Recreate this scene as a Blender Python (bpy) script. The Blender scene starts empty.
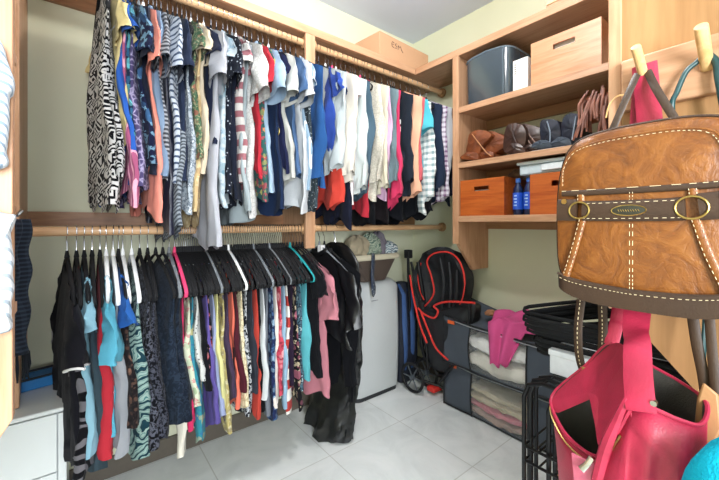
import bpy, math, random
from mathutils import Vector, Matrix, noise as NZ
R = random.Random(7)
C = bpy.context.scene.collection
sc = bpy.context.scene
# ---------------------------------------------------------------- camera, world, lights, exposure
FPX, HZ, CX, CAMH = 352.0, 223.0, 359.5, 1.08
cam = bpy.data.cameras.new('camera'); cam.lens = FPX/719*36; cam.sensor_width = 36
cam.shift_y = -(240-HZ)/719; cam.clip_start = .02
co = bpy.data.objects.new('camera', cam); C.objects.link(co)
co.location = (0, 0, CAMH); co.rotation_euler = (math.radians(90), 0, math.radians(-38.5)); sc.camera = co
w = bpy.data.worlds.new('world'); sc.world = w; w.use_nodes = True
w.node_tree.nodes['Background'].inputs[0].default_value = (.93, .96, 1, 1)
w.node_tree.nodes['Background'].inputs[1].default_value = 1.1
def lamp(name, kind, loc, energy, col=(1, 1, 1), size=.1, rot=None):
    l = bpy.data.lights.new(name, kind); l.energy = energy; l.color = col
    if kind == 'AREA': l.shape = 'RECTANGLE'; l.size, l.size_y = size
    else: l.shadow_soft_size = size
    o = bpy.data.objects.new(name, l); C.objects.link(o); o.location = loc
    if rot: o.rotation_euler = rot
    return o
lamp('ceiling_lamp_light', 'POINT', (.78, .72, 2.25), 25, (1, .975, .95), .05)
lamp('fill_light', 'AREA', (-.18, -.92, 1.25), 42, (.90, .95, 1), (.45, .8), (math.radians(90), 0, math.radians(-38)))  # added fill from behind the camera, brightens the closet; no visible source
sc.view_settings.view_transform = 'Standard'; sc.view_settings.look = 'None'
sc.view_settings.gamma = 1; sc.view_settings.exposure = .62
# ---------------------------------------------------------------- helpers
_a = math.radians(51.5); FW = (math.cos(_a), math.sin(_a)); RT = (math.sin(_a), -math.cos(_a))
def ray(px):
    r = (px-CX)/FPX; return FW[0]+RT[0]*r, FW[1]+RT[1]*r
def onY(px, py, Y):
    x, y = ray(px); d = Y/y; return Vector((x*d, Y, CAMH-(py-HZ)/FPX*d))
def onX(px, py, X):
    x, y = ray(px); d = X/x; return Vector((X, y*d, CAMH-(py-HZ)/FPX*d))
def lin(c):
    if isinstance(c, str):
        c = [int(c[i:i+2], 16)/255 for i in (0, 2, 4)]
    return tuple((v/12.92 if v <= .04045 else ((v+.055)/1.055)**2.4) for v in c[:3])+(1,)
class N:
    def __init__(s, name, rough=.8, spec=.3, metal=0):
        s.m = bpy.data.materials.new(name); s.m.use_nodes = True; s.t = s.m.node_tree
        s.b = s.t.nodes['Principled BSDF']
        s.b.inputs['Roughness'].default_value = rough; s.b.inputs['Metallic'].default_value = metal
        s.b.inputs['Specular IOR Level'].default_value = spec
    def n(s, kind, **kw):
        x = s.t.nodes.new(kind)
        for k, v in kw.items():
            if k in x.inputs: x.inputs[k].default_value = v
            else: setattr(x, k, v)
        return x
    def l(s, a, b): s.t.links.new(a, b)
    def coord(s, scale=(1, 1, 1), rot=(0, 0, 0), which='Object'):
        tc = s.n('ShaderNodeTexCoord'); mp = s.n('ShaderNodeMapping')
        mp.inputs['Scale'].default_value = scale; mp.inputs['Rotation'].default_value = rot
        s.l(tc.outputs[which], mp.inputs[0]); return mp.outputs[0]
    def noise(s, v, scale, detail=3, dist=0, rough=.5):
        x = s.n('ShaderNodeTexNoise'); s.l(v, x.inputs['Vector'])
        x.inputs['Scale'].default_value = scale; x.inputs['Detail'].default_value = detail
        x.inputs['Distortion'].default_value = dist; x.inputs['Roughness'].default_value = rough; return x.outputs['Fac']
    def ramp(s, f, stops, interp='LINEAR'):
        x = s.n('ShaderNodeValToRGB'); s.l(f, x.inputs[0]); cr = x.color_ramp; cr.interpolation = interp
        while len(cr.elements) < len(stops): cr.elements.new(.5)
        for e, (p, c) in zip(cr.elements, stops): e.position = p; e.color = c if len(c) == 4 else tuple(c)+(1,)
        return x.outputs[0]
    def mix(s, f, a, b, mode='MIX'):
        x = s.n('ShaderNodeMix', data_type='RGBA', blend_type=mode)
        if hasattr(f, 'links'): s.l(f, x.inputs[0])
        else: x.inputs[0].default_value = f
        for i, v in ((6, a), (7, b)):
            if hasattr(v, 'links'): s.l(v, x.inputs[i])
            else: x.inputs[i].default_value = v
        return x.outputs[2]
    def math(s, op, a, b=0):
        x = s.n('ShaderNodeMath', operation=op)
        for i, v in ((0, a), (1, b)):
            if hasattr(v, 'links'): s.l(v, x.inputs[i])
            else: x.inputs[i].default_value = v
        return x.outputs[0]
    def bump(s, h, strength=.3, dist=.002):
        x = s.n('ShaderNodeBump'); x.inputs['Strength'].default_value = strength; x.inputs['Distance'].default_value = dist
        s.l(h, x.inputs['Height']); s.l(x.outputs[0], s.b.inputs['Normal'])
    def col(s, c):
        if hasattr(c, 'links'): s.l(c, s.b.inputs['Base Color'])
        else: s.b.inputs['Base Color'].default_value = c
MATS = {}
def plain(name, c, rough=.5, metal=0, spec=.4, bump=0, bscale=60, var=.12):
    if name in MATS: return MATS[name]
    s = N(name, rough, spec, metal); v = s.coord(); c = lin(c)
    f = s.noise(v, bscale, 4)
    s.col(s.mix(f, tuple(x*(1-var) for x in c[:3])+(1,), tuple(min(1, x*(1+var)) for x in c[:3])+(1,)))
    if bump: s.bump(f, bump, .003)
    MATS[name] = s.m; return s.m
def wood(name, c1, c2, axis=2, rough=.45, sc_=1.0):
    if name in MATS: return MATS[name]
    s = N(name, rough, .4); st = [14*sc_]*3; st[axis] = 1.1*sc_
    v = s.coord(tuple(st), which='Object')
    f = s.noise(v, 2.2, 6, .8, .6); st2 = [90*sc_]*3; st2[axis] = 4
    g = s.noise(s.coord(tuple(st2)), 1.5, 2)
    c = s.ramp(f, [(.3, lin(c1)), (.55, lin(c2)), (.75, lin(c1))])
    s.col(s.mix(s.math('MULTIPLY', g, .35), c, tuple(x*.55 for x in lin(c1)[:3])+(1,)))
    s.bump(g, .12, .001); MATS[name] = s.m; return s.m
def leather(name, c, rough=.42, scale=90, var=.2, c2=None):
    if name in MATS: return MATS[name]
    s = N(name, rough, .5); v = s.coord(); c = lin(c)
    x = s.n('ShaderNodeTexVoronoi', feature='DISTANCE_TO_EDGE'); s.l(v, x.inputs['Vector']); x.inputs['Scale'].default_value = scale*3
    f = s.noise(v, scale*.18, 5, 1.2)
    d = tuple(q*(1-var*1.6) for q in c[:3])+(1,) if c2 is None else lin(c2)
    s.col(s.ramp(f, [(.3, d), (.62, c)]))
    h = s.math('ADD', s.math('MULTIPLY', x.outputs[0], .5), f); s.bump(h, .35, .002); MATS[name] = s.m; return s.m
def fabric(kind, c1, c2='ffffff', c3='888888', scale=1.0, rough=.85):
    key = 'cloth_%s_%s_%s_%s_%.2f' % (kind, c1, c2, c3, scale)
    if key in MATS: return MATS[key]
    s = N(key, .35 if kind == 'satin' else rough, .5 if kind == 'satin' else .1)
    def muted(z_):
        q = [p_**1.14*.98 for p_ in lin(z_)[:3]]; g_ = .25*q[0]+.6*q[1]+.15*q[2]; return tuple(p_+(g_-p_)*.15 for p_ in q)+(1,)
    a, b, c = muted(c1), muted(c2), muted(c3); v0 = s.coord(); k = scale
    dn = s.n('ShaderNodeTexNoise', Scale=12.0); s.l(v0, dn.inputs['Vector'])
    dm = s.n('ShaderNodeMix', data_type='VECTOR'); dm.inputs[0].default_value = .035
    s.l(v0, dm.inputs[4]); s.l(dn.outputs['Color'], dm.inputs[5]); v = dm.outputs[1]
    def voro(sc2, feat='F1', metric='EUCLIDEAN', vec=None):
        x = s.n('ShaderNodeTexVoronoi', feature=feat)
        if feat != 'DISTANCE_TO_EDGE': x.distance = metric
        s.l(vec or v, x.inputs['Vector']); x.inputs['Scale'].default_value = sc2; return x
    def wave(sc2, rot, dist=0, vec=None, prof='SIN'):
        mp = s.n('ShaderNodeMapping'); mp.inputs['Rotation'].default_value = rot; s.l(vec or v0, mp.inputs[0])
        x = s.n('ShaderNodeTexWave', wave_profile=prof, bands_direction='Z'); s.l(mp.outputs[0], x.inputs[0])
        x.inputs['Scale'].default_value = sc2; x.inputs['Distortion'].default_value = dist; return x.outputs['Fac']
    if kind in ('solid', 'satin'):
        col = s.ramp(s.noise(v0, 9, 4), [(.25, tuple(x*.86 for x in a[:3])+(1,)), (.75, a)])
    elif kind == 'floral':
        f = s.ramp(voro(26*k).outputs['Distance'], [(0, b), (.3, b), (.34, a)], 'CONSTANT')
        g = s.ramp(s.noise(v, 48*k, 2), [(0, (0, 0, 0)), (.57, (1, 1, 1))], 'CONSTANT')
        h = s.ramp(voro(11*k).outputs['Distance'], [(0, (1, 1, 1)), (.27, (0, 0, 0))], 'CONSTANT')
        col = s.mix(g, a, c); col = s.mix(h, col, b); col = s.mix(.35, col, f)
    elif kind == 'speckle':
        col = s.ramp(s.noise(v0, 75*k, 3, .6), [(0, a), (.5, b), (.62, c)], 'CONSTANT')
    elif kind == 'leaf':
        col = s.ramp(wave(7*k, (.7, .2, 0), 16, v), [(0, a), (.3, b), (.62, c), (.8, b)], 'CONSTANT')
    elif kind == 'zebra':
        col = s.ramp(wave(7*k, (.45, 0, 0), 13, v), [(0, a), (.52, b)], 'CONSTANT')
    elif kind == 'geo':
        x = voro(17*k, 'F1', 'CHEBYCHEV', s.coord((1, 1, 1), (math.pi/4, 0, 0)))
        g = s.math('FRACT', s.math('MULTIPLY', x.outputs['Distance'], 3.2))
        col = s.ramp(g, [(0, a), (.5, b)], 'CONSTANT')
        bw = s.ramp(wave(3.1*k, (0, 0, 0)), [(0, (0, 0, 0)), (.8, (1, 1, 1))], 'CONSTANT')
        zz = s.ramp(wave(20*k, (.8, 0, 0), 2, v), [(0, a), (.5, b)], 'CONSTANT')
        col = s.mix(bw, col, zz)
    elif kind == 'stripe':
        col = s.ramp(wave(9*k, (.5, 0, 0)), [(0, a), (.74, b)], 'CONSTANT')
    elif kind == 'bars':
        col = s.ramp(wave(7*k, (0, 0, 0)), [(0, a), (.55, b)], 'CONSTANT')
    elif kind == 'pin':
        col = s.ramp(wave(24*k, (math.pi/2, 0, 0)), [(0, a), (.7, b)], 'CONSTANT')
    elif kind == 'plaid':
        p = s.ramp(wave(9*k, (0, 0, 0)), [(0, a), (.6, b)], 'CONSTANT')
        q = s.ramp(wave(9*k, (math.pi/2, 0, 0)), [(0, a), (.6, c)], 'CONSTANT')
        col = s.mix(.5, p, q)
    elif kind == 'dots':
        col = s.ramp(voro(55*k, vec=v0).outputs['Distance'], [(0, b), (.24, a)], 'CONSTANT')
    elif kind == 'lace':
        col = s.ramp(voro(60*k, 'DISTANCE_TO_EDGE').outputs['Distance'], [(0, b), (.12, a)])
    elif kind == 'denim':
        col = s.mix(s.noise(s.coord((1, 1, .15)), 60*k, 3), a, b)
    elif kind == 'chevron':
        z = s.noise(v0, 8, 1); col = s.ramp(wave(30*k, (.6, 0, 0), 3, v), [(0, a), (.5, b)], 'CONSTANT')
    s.col(col); s.bump(s.math('ADD', s.noise(v0, 420, 2), s.math('MULTIPLY', s.noise(v0, 26, 3), 2.0)), .32, .002)
    s.b.inputs['Sheen Weight'].default_value = .04
    MATS[key] = s.m; return s.m

def newobj(name, data): o = bpy.data.objects.new(name, data); C.objects.link(o); return o
def tag(o, label=None, cat=None, group=None, kind=None):
    if label: o['label'] = label
    if cat: o['category'] = cat
    if group: o['group'] = group
    if kind: o['kind'] = kind
    return o
def thing(name, loc, label, cat, group=None, rz=0):
    o = newobj(name, None); o.location = loc; o.rotation_euler.z = rz; o.empty_display_size = .03
    return tag(o, label, cat, group)
class MB:
    """one mesh; world coordinates unless local=True (then relative to the thing's base)"""
    def __init__(s): s.v = []; s.f = []
    def add(s, vs, fs):
        n = len(s.v); s.v += [Vector(q) for q in vs]; s.f += [tuple(i+n for i in f) for f in fs]; return s
    def box(s, x0, y0, z0, x1, y1, z1):
        vs = [(x, y, z) for x in (x0, x1) for y in (y0, y1) for z in (z0, z1)]
        return s.add(vs, [(0, 1, 3, 2), (4, 6, 7, 5), (0, 4, 5, 1), (2, 3, 7, 6), (0, 2, 6, 4), (1, 5, 7, 3)])
    def prism(s, poly, axis, a, b):
        """poly = 2-D outline in the other two axes"""
        def mk(p, t):
            q = list(p); q.insert(axis, t); return q
        n = len(poly); vs = [mk(p, a) for p in poly]+[mk(p, b) for p in poly]
        return s.add(vs, [tuple(range(n)), tuple(range(2*n-1, n-1, -1))]+[(i, (i+1) % n, (i+1) % n+n, i+n) for i in range(n)])
    def tube(s, path, r, seg=8, closed=False, flat=None, up=(0, 0, 1)):
        """flat=(width, thickness) multipliers: width along 'up x tangent', thickness along up-ish"""
        P = [Vector(p) for p in path]; n = len(P); rr = r if isinstance(r, (list, tuple)) else [r]*n
        fw, ft = flat or (1, 1); n0 = len(s.v); upv = Vector(up); last = None
        for i, p in enumerate(P):
            a = P[(i-1) % n] if (closed or i) else p; b = P[(i+1) % n] if (closed or i < n-1) else p
            t = (b-a).normalized() if (b-a).length else Vector((0, 0, 1))
            if flat:
                side = t.cross(upv)
                if side.length < 1e-3: side = last or Vector((1, 0, 0))
                side.normalize()
            else:
                if last is None:
                    side = t.cross(upv)
                    if side.length < 1e-2: side = t.cross(Vector((1, 0, 0)))
                else: side = last-t*last.dot(t)
                side.normalize()
            last = side; nn = side.cross(t).normalized()
            for k in range(seg):
                th = 2*math.pi*k/seg; s.v.append(p+side*math.cos(th)*rr[i]*fw+nn*math.sin(th)*rr[i]*ft)
        m = n if closed else n-1
        for i in range(m):
            for k in range(seg):
                a = n0+i*seg+k; b = n0+i*seg+(k+1) % seg; c = n0+((i+1) % n)*seg+(k+1) % seg; d = n0+((i+1) % n)*seg+k
                s.f.append((a, b, c, d))
        if not closed:
            s.f.append(tuple(n0+k for k in range(seg-1, -1, -1))); s.f.append(tuple(n0+(n-1)*seg+k for k in range(seg)))
        return s
    def lathe(s, prof, loc, axis=2, seg=24):
        n0 = len(s.v)
        for r, h in prof:
            for k in range(seg):
                th = 2*math.pi*k/seg; q = [r*math.cos(th), r*math.sin(th)]; q.insert(axis, h)
                s.v.append(Vector(q)+Vector(loc))
        for i in range(len(prof)-1):
            for k in range(seg): s.f.append((n0+i*seg+k, n0+i*seg+(k+1) % seg, n0+(i+1)*seg+(k+1) % seg, n0+(i+1)*seg+k))
        s.f.append(tuple(n0+k for k in range(seg-1, -1, -1))); s.f.append(tuple(n0+(len(prof)-1)*seg+k for k in range(seg)))
        return s
    def loft(s, rings, cap=True, closed=True):
        n0 = len(s.v); n = len(rings[0])
        for r in rings: s.v += [Vector(p) for p in r]
        for i in range(len(rings)-1):
            for k in range(n if closed else n-1):
                s.f.append((n0+i*n+k, n0+i*n+(k+1) % n, n0+(i+1)*n+(k+1) % n, n0+(i+1)*n+k))
        if cap: s.f.append(tuple(n0+k for k in range(n-1, -1, -1))); s.f.append(tuple(n0+(len(rings)-1)*n+k for k in range(n)))
        return s
    def grid(s, fn, nu, nv):
        n0 = len(s.v)
        for j in range(nv+1):
            for i in range(nu+1): s.v.append(Vector(fn(i/nu, j/nv)))
        for j in range(nv):
            for i in range(nu):
                a = n0+j*(nu+1)+i; s.f.append((a, a+1, a+nu+2, a+nu+1))
        return s
    def build(s, name, mat, parent=None, local=False, smooth=True, bevel=0, sub=0, solid=0, org=None, mat2=None):
        me = bpy.data.meshes.new(name); o0 = Vector((0, 0, 0)); inv = None
        if not local:
            if parent is not None:
                rt = parent
                while rt.parent: rt = rt.parent
                inv = Matrix.LocRotScale(rt.location, rt.rotation_euler, None).inverted()
            elif org is not None: o0 = Vector(org)
            else:
                xs = [v for v in s.v]; o0 = Vector((sum(v.x for v in xs)/len(xs), sum(v.y for v in xs)/len(xs), min(v.z for v in xs)))
        vs = [inv @ v if inv else v-o0 for v in s.v]
        me.from_pydata(vs, [], s.f); me.materials.append(mat)
        import bmesh
        bm = bmesh.new(); bm.from_mesh(me); bmesh.ops.recalc_face_normals(bm, faces=bm.faces); bm.to_mesh(me); bm.free()
        if smooth:
            me.shade_smooth(); me.set_sharp_from_angle(angle=.75)
        o = newobj(name, me)
        if parent is not None: o.parent = parent
        elif not local: o.location = o0
        if mat2: me.materials.append(mat2)
        if solid:
            m = o.modifiers.new('solid', 'SOLIDIFY'); m.thickness = solid; m.offset = 0
            if mat2: m.material_offset = 1; m.material_offset_rim = 0; m.offset = -1
        if bevel:
            m = o.modifiers.new('bevel', 'BEVEL'); m.width = bevel; m.segments = 2; m.limit_method = 'ANGLE'; m.angle_limit = .6
        if sub: m = o.modifiers.new('sub', 'SUBSURF'); m.levels = sub; m.render_levels = sub
        return o
def BX(*a): return MB().box(*a)
def copy_tree(o, parent=None):
    c = o.copy(); C.objects.link(c); c.parent = parent
    for ch in [q for q in KIDS.get(o.name, [])]: copy_tree(ch, c)
    return c
KIDS = {}
def struct(o): o['kind'] = 'structure'; return o
def arc(p, q, h, n=10, ax=(0, 0, 1)):
    p, q, ax = Vector(p), Vector(q), Vector(ax)
    return [p.lerp(q, i/n)+ax*h*math.sin(math.pi*i/n) for i in range(n+1)]
def spline(pts, n=8, closed=False):
    P = [Vector(p) for p in pts]; out = []; m = len(P)
    for i in range(m if closed else m-1):
        if closed: a, b, c, d = P[i-1], P[i], P[(i+1) % m], P[(i+2) % m]
        else: a, b, c, d = P[max(i-1, 0)], P[i], P[i+1], P[min(i+2, m-1)]
        for k in range(n):
            t = k/n; out.append(.5*((2*b)+(c-a)*t+(2*a-5*b+4*c-d)*t*t+(3*b-a-3*c+d)*t**3))
    if not closed: out.append(P[-1])
    return out
# ---------------------------------------------------------------- room
WX, WY, CZ = 1.983, 1.84, 2.44
LX, NY = -.46, -.12
s = N('wall_paint', .9, .2); v = s.coord()
s.col(s.mix(s.noise(v, 5, 3), lin('d8dabe'), lin('dedfc6'))); s.bump(s.noise(v, 180, 3), .08, .002); wallm = s.m
s = N('ceiling_paint', .95, .1); v = s.coord()
s.col(s.mix(s.noise(v, 5, 3), lin('cdd5e6'), lin('d1d9ea'))); s.bump(s.noise(v, 90, 3), .1, .002); ceilm = s.m
s = N('floor_tile', .32, .45); v = s.coord(which='Object')
mp = s.coord((2.2, 2.2, 1)); br = s.n('ShaderNodeTexBrick', offset=0.0); s.l(mp, br.inputs['Vector'])
for k_, q in (('Scale', 1.0), ('Mortar Size', .006), ('Brick Width', 1.0), ('Row Height', 1.0), ('Mortar Smooth', .3)): br.inputs[k_].default_value = q
br.inputs['Color1'].default_value = (1, 1, 1, 1); br.inputs['Color2'].default_value = (.93, .93, .93, 1); br.inputs['Mortar'].default_value = (.72, .71, .68, 1)
t = s.ramp(s.noise(v, 3.5, 8, 1.5, .6), [(.3, lin('d2d6d4')), (.5, lin('e0e4e2')), (.7, lin('eaecea'))])
s.col(s.mix(1, t, br.outputs['Color'], 'MULTIPLY')); s.bump(br.outputs['Fac'], -.25, .002); floorm = s.m
struct(BX(LX, -1.0, -.05, WX, WY, 0).build('floor', floorm, org=(0, 0, 0), smooth=False))
struct(BX(LX, -1.0, CZ, WX, WY, CZ+.05).build('ceiling', ceilm, smooth=False))
struct(BX(LX-.06, WY, -.05, WX+.06, WY+.06, CZ+.05).build('wall_back', wallm, smooth=False))
struct(BX(WX, -1.0, -.05, WX+.06, WY, CZ+.05).build('wall_right', wallm, smooth=False))
struct(BX(LX-.06, -1.0, -.05, LX, WY, CZ+.05).build('wall_left', wallm, smooth=False))
struct(BX(.62, NY-.06, 0, WX, NY, CZ).build('wall_front', wallm, smooth=False))
trimw = plain('trim_paint', 'e6e4dc', .5)
bbm = plain('baseboard_paint', '5e574e', .5)
struct(BX(LX, WY-.014, 0, WX, WY-.0005, .085).build('baseboard_back', bbm, smooth=False)); struct(BX(WX-.014, NY, 0, WX-.0005, WY-.014, .085).build('baseboard_right', bbm, smooth=False))
# wood
OAK1, OAK2 = 'b48460', 'd0a482'
oakx = wood('oak_along_x', OAK1, OAK2, 0); oaky = wood('oak_along_y', OAK1, OAK2, 1); oakz = wood('oak_upright', OAK1, OAK2, 2)
dkx = wood('darker_oak_along_x', '8a6244', 'a67a56', 0); dky = wood('darker_oak_along_y', '9c7350', 'b88c64', 1)
ply = wood('plywood_panel', 'a87c50', 'bd9062', 2, .4, .6)
SH0, SH1 = 2.022, 2.057      # top shelf
FY = 1.52; FX = 1.663
# back wall shelving with divider
bs = thing('closet_shelving', (.85, 1.68, 2.02), 'light oak closet shelf with upright divider along the back wall', 'shelf')
BX(LX+.001, FY+.02, SH0+.004, WX-.002, WY-.001, SH1).build('shelf', oakx, bs, bevel=.002)
BX(LX+.001, FY, SH0-.004, FX-.001, FY+.02, SH1+.001).build('front_edge', oakx, bs, bevel=.002)
BX(.898, FY+.02, .953, .918, WY-.001, SH0).build('divider_panel', oakz, bs, bevel=.001)
BX(.872, FY, .953, .926, FY+.02, SH0-.004).build('divider_stile', oakz, bs, bevel=.003)
BX(-.175, FY+.02, .502, -.155, WY-.001, SH0).build('side_panel', oakz, bs, bevel=.001)
BX(-.222, FY, .502, -.147, FY+.02, SH0-.004).build('side_stile', oakz, bs, bevel=.003)
BX(-.155, WY-.02, SH0-.075, .898, WY-.001, SH0).build('cleat', dkx, bs); BX(.918, WY-.02, SH0-.075, WX-.002, WY-.001, SH0).build('cleat', dkx, bs)
BX(-.155, WY-.02, 1.068, .898, WY-.001, 1.124).build('cleat', dkx, bs); BX(.918, WY-.02, 1.068, WX-.002, WY-.001, 1.124).build('cleat', dkx, bs)
# closet rods
rodm = wood('rod_wood', 'b98a60', 'd8b086', 0, .35); sock = wood('socket_wood', 'a87c54', 'c79c72', 0, .4)
RY = 1.56; RU, RL, RR_ = 1.985, 1.052, .0165
def rod(x0, x1, z, label):
    t_ = thing('closet_rod', (x0, RY, z-RR_), label, 'closet rod')
    MB().lathe([(RR_, x0), (RR_, x1)], (0, RY, z), 0, 20).build('rod', rodm, t_)
    for x, sg in ((x0, 1), (x1, -1)):
        pr = [(.031, x), (.031, x+sg*.006), (.026, x+sg*.009), (.026, x+sg*.014), (.0285, x+sg*.017), (.0285, x+sg*.021), (.021, x+sg*.024)]
        MB().lathe(pr, (0, RY, z), 0, 24).build('rod_socket', sock, t_)
rod(-.154, .897, RU, 'round wooden upper rod left of the divider, crowded with hangers')
rod(.919, WX-.002, RU, 'round wooden upper rod right of the divider, running into the corner')
rod(-.154, .897, RL, 'round wooden lower rod left of the divider')
rod(.919, WX-.002, RL, 'round wooden lower rod right of the divider, mostly empty')
# right wall shelving unit
ru = thing('wall_shelving', (1.82, .8, .83), 'open oak shelving unit with four shelves on the right wall', 'shelf')
YN, YF = .255, 1.23
corb = lambda x0, x1: [(x0, .962), (x0+.14, .803), (x1, .803), (x1, SH0), (x0, SH0)]
MB().prism(corb(FX+.018, WX-.001), 1, YF-.02, YF).build('side_panel', oakz, ru, bevel=.001)
MB().prism(corb(FX+.018, WX-.001), 1, YN, YN+.02).build('side_panel', oakz, ru, bevel=.001)
BX(FX, 1.200, .962, FX+.018, 1.240, SH0-.004).build('stile', oakz, ru, bevel=.002)
BX(FX, YN, .962, FX+.018, YN+.04, SH0-.004).build('stile', oakz, ru, bevel=.002)
BX(FX+.018, YN, SH0+.004, WX-.001, FY+.019, SH1).build('top_shelf', oaky, ru); BX(FX, YN, SH0-.004, FX+.018, FY+.0005, SH1+.001).build('shelf_edge', oaky, ru, bevel=.003)
for zt, th in ((1.727, .032), (1.417, .030), (1.119, .033)):
    BX(FX+.018, YN+.021, zt-.02, WX-.001, YF-.021, zt).build('shelf', oaky, ru)
    BX(FX, YN+.041, zt-th, FX+.018, 1.199, zt+.0005).build('shelf_edge', oaky, ru, bevel=.002)
for zt in (SH0, 1.707, 1.397, 1.099):
    BX(WX-.021, YN+.021, zt-.055, WX-.001, YF-.021, zt-.001).build('cleat', dky, ru)
# near shelving unit whose side panel carries the peg rail
PX = .85
nu = thing('tall_shelving', (1.2, .1, .78), 'oak shelving side panel with an angled bottom corner at the right foreground', 'shelf')
MB().prism([(NY+.002, .62), (.06, .72), (.2245, .905), (.2245, SH1), (NY+.002, SH1)], 0, PX, PX+.018).build('side_panel', ply, nu)
BX(PX-.002, .2245, .905, PX+.04, .2475, SH1).build('stile', oakz, nu, bevel=.002)
for zt in (1.72, 1.42, SH1): BX(PX+.018, NY+.002, zt-.022, WX-.002, .19, zt).build('shelf', oakx, nu)
pr_ = thing('peg_rail', (PX-.01, .1, 1.29), 'horizontal oak board with slanted wooden coat pegs', 'coat rack')
MB().prism([(NY+.01, 1.298), (.2215, 1.298), (.2215, 1.398), (NY+.01, 1.398)], 0, PX-.0175, PX-.0005).build('board', oaky, pr_, bevel=.003)
pegm = wood('peg_wood', 'd4a66a', 'edc68c', 0, .35, 2)
PEGS = [(.183, 1.343, .0076), (.100, 1.343, .0090), (.017, 1.343, .0095), (-.066, 1.343, .0095)]
for y, z, r in PEGS:
    a = Vector((PX-.017, y, z)); b = Vector((PX-.085, y-.001, z+.047)); d = (b-a).normalized()
    MB().tube([a, b-d*.003, b-d*.0005, b], [r, r, r*.93, r*.8], 20).build('peg', pegm, pr_)
# left unit (only its near side panel edge shows)
lu = thing('side_shelving', (-.3, .6, .79), 'light oak shelving panel with an angled lower corner at the far left', 'shelf')
MB().prism([(-.064, .84), (-.145, .70), (LX+.001, .70), (LX+.001, SH1), (-.064, SH1)], 1, .60, .62).build('side_panel', oakz, lu, bevel=.001)
BX(LX+.001, .62, 1.40, -.100, 1.0, 1.42).build('shelf', oakx, lu)
BX(LX+.001, .62, .90, -.100, 1.0, .92).build('shelf', oakx, lu)
# ceiling light
cl = thing('ceiling_light', (.78, .72, 2.33), 'round white ceiling light above the middle of the closet', 'ceiling light')
MB().lathe([(.15, 2.405), (.15, 2.439)], (.78, .72, 0), 2, 40).build('base', trimw, cl)
s = N('lit_glass', .5); s.b.inputs['Emission Color'].default_value = (1, .93, .84, 1); s.b.inputs['Emission Strength'].default_value = 6
s.col((.9, .9, .9, 1)); MB().lathe([(.01, 2.345), (.07, 2.352), (.115, 2.375), (.135, 2.405)], (.78, .72, 0), 2, 40).build('diffuser', s.m, cl)

# ---------------------------------------------------------------- hangers and garments
chrome = plain('hook_steel', 'b9bcc0', .25, 1, var=.03)
HB = {'black': plain('velvet_black', '0f1013', .75, 0, .3, .2, 400), 'white': plain('white_plastic', 'e4e6e6', .3, var=.03),
      'teal': plain('velvet_teal', '1c8f93', .7, 0, .3, .2, 400), 'pink': plain('velvet_pink', 'd8406e', .7, 0, .3, .2, 400),
      'grey': plain('velvet_grey', '6e7378', .7, 0, .3, .2, 400)}
NECK, TIP, HWH = -.078, -.205, .208
def arm(y):
    u = min(abs(y)/HWH, 1); return NECK-.012-(TIP*-1+NECK-.012)*(u**1.25)
def hanger_mesh():
    h = MB(); pts = []
    rr = RR_+.0035
    for i in range(15):
        th = math.radians(-35+i*(215/14)); pts.append((0, rr*math.cos(th)*-1, rr*math.sin(th)))
    pts += [(0, .008, -.032), (0, 0, -.044), (0, 0, NECK)]
    h.tube(pts, .0016, 6); b = MB()
    path = [(0, y, arm(y)) for y in [HWH*k/8 for k in range(0, 9)]]
    path += [(0, HWH+.008, TIP-.012), (0, HWH+.004, TIP-.026), (0, HWH-.015, TIP-.031)]
    path = path+[(0, y, TIP-.029) for y in (.1, 0, -.1)]+[(0, -p[1], p[2]) for p in path[::-1]][:-1]
    b.tube(path, .0055, 8, True, (.55, 1.15), (1, 0, 0)); b.tube([(0, 0, NECK-.012), (0, 0, NECK+.012)], [.008, .004], 8)
    return h, b
_h, _b = hanger_mesh(); FIRST = {}
def place_hanger(x, z, tint, label, rz=0, group=None, loc=None, rot=None):
    if tint not in FIRST:
        t_ = thing('clothes_hanger', (0, 0, 0), label, 'hanger')
        a = MB().add(_h.v, _h.f).build('hook', chrome, t_, True); b = MB().add(_b.v, _b.f).build('frame', HB[tint], t_, True)
        KIDS[t_.name] = [a, b]; FIRST[tint] = t_
    else: t_ = copy_tree(FIRST[tint])
    t_.location = loc or (x, RY, z); t_.rotation_euler = rot or (0, 0, rz); t_['label'] = label
    if group: t_['group'] = group
    elif 'group' in t_: del t_['group']
    return t_
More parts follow.
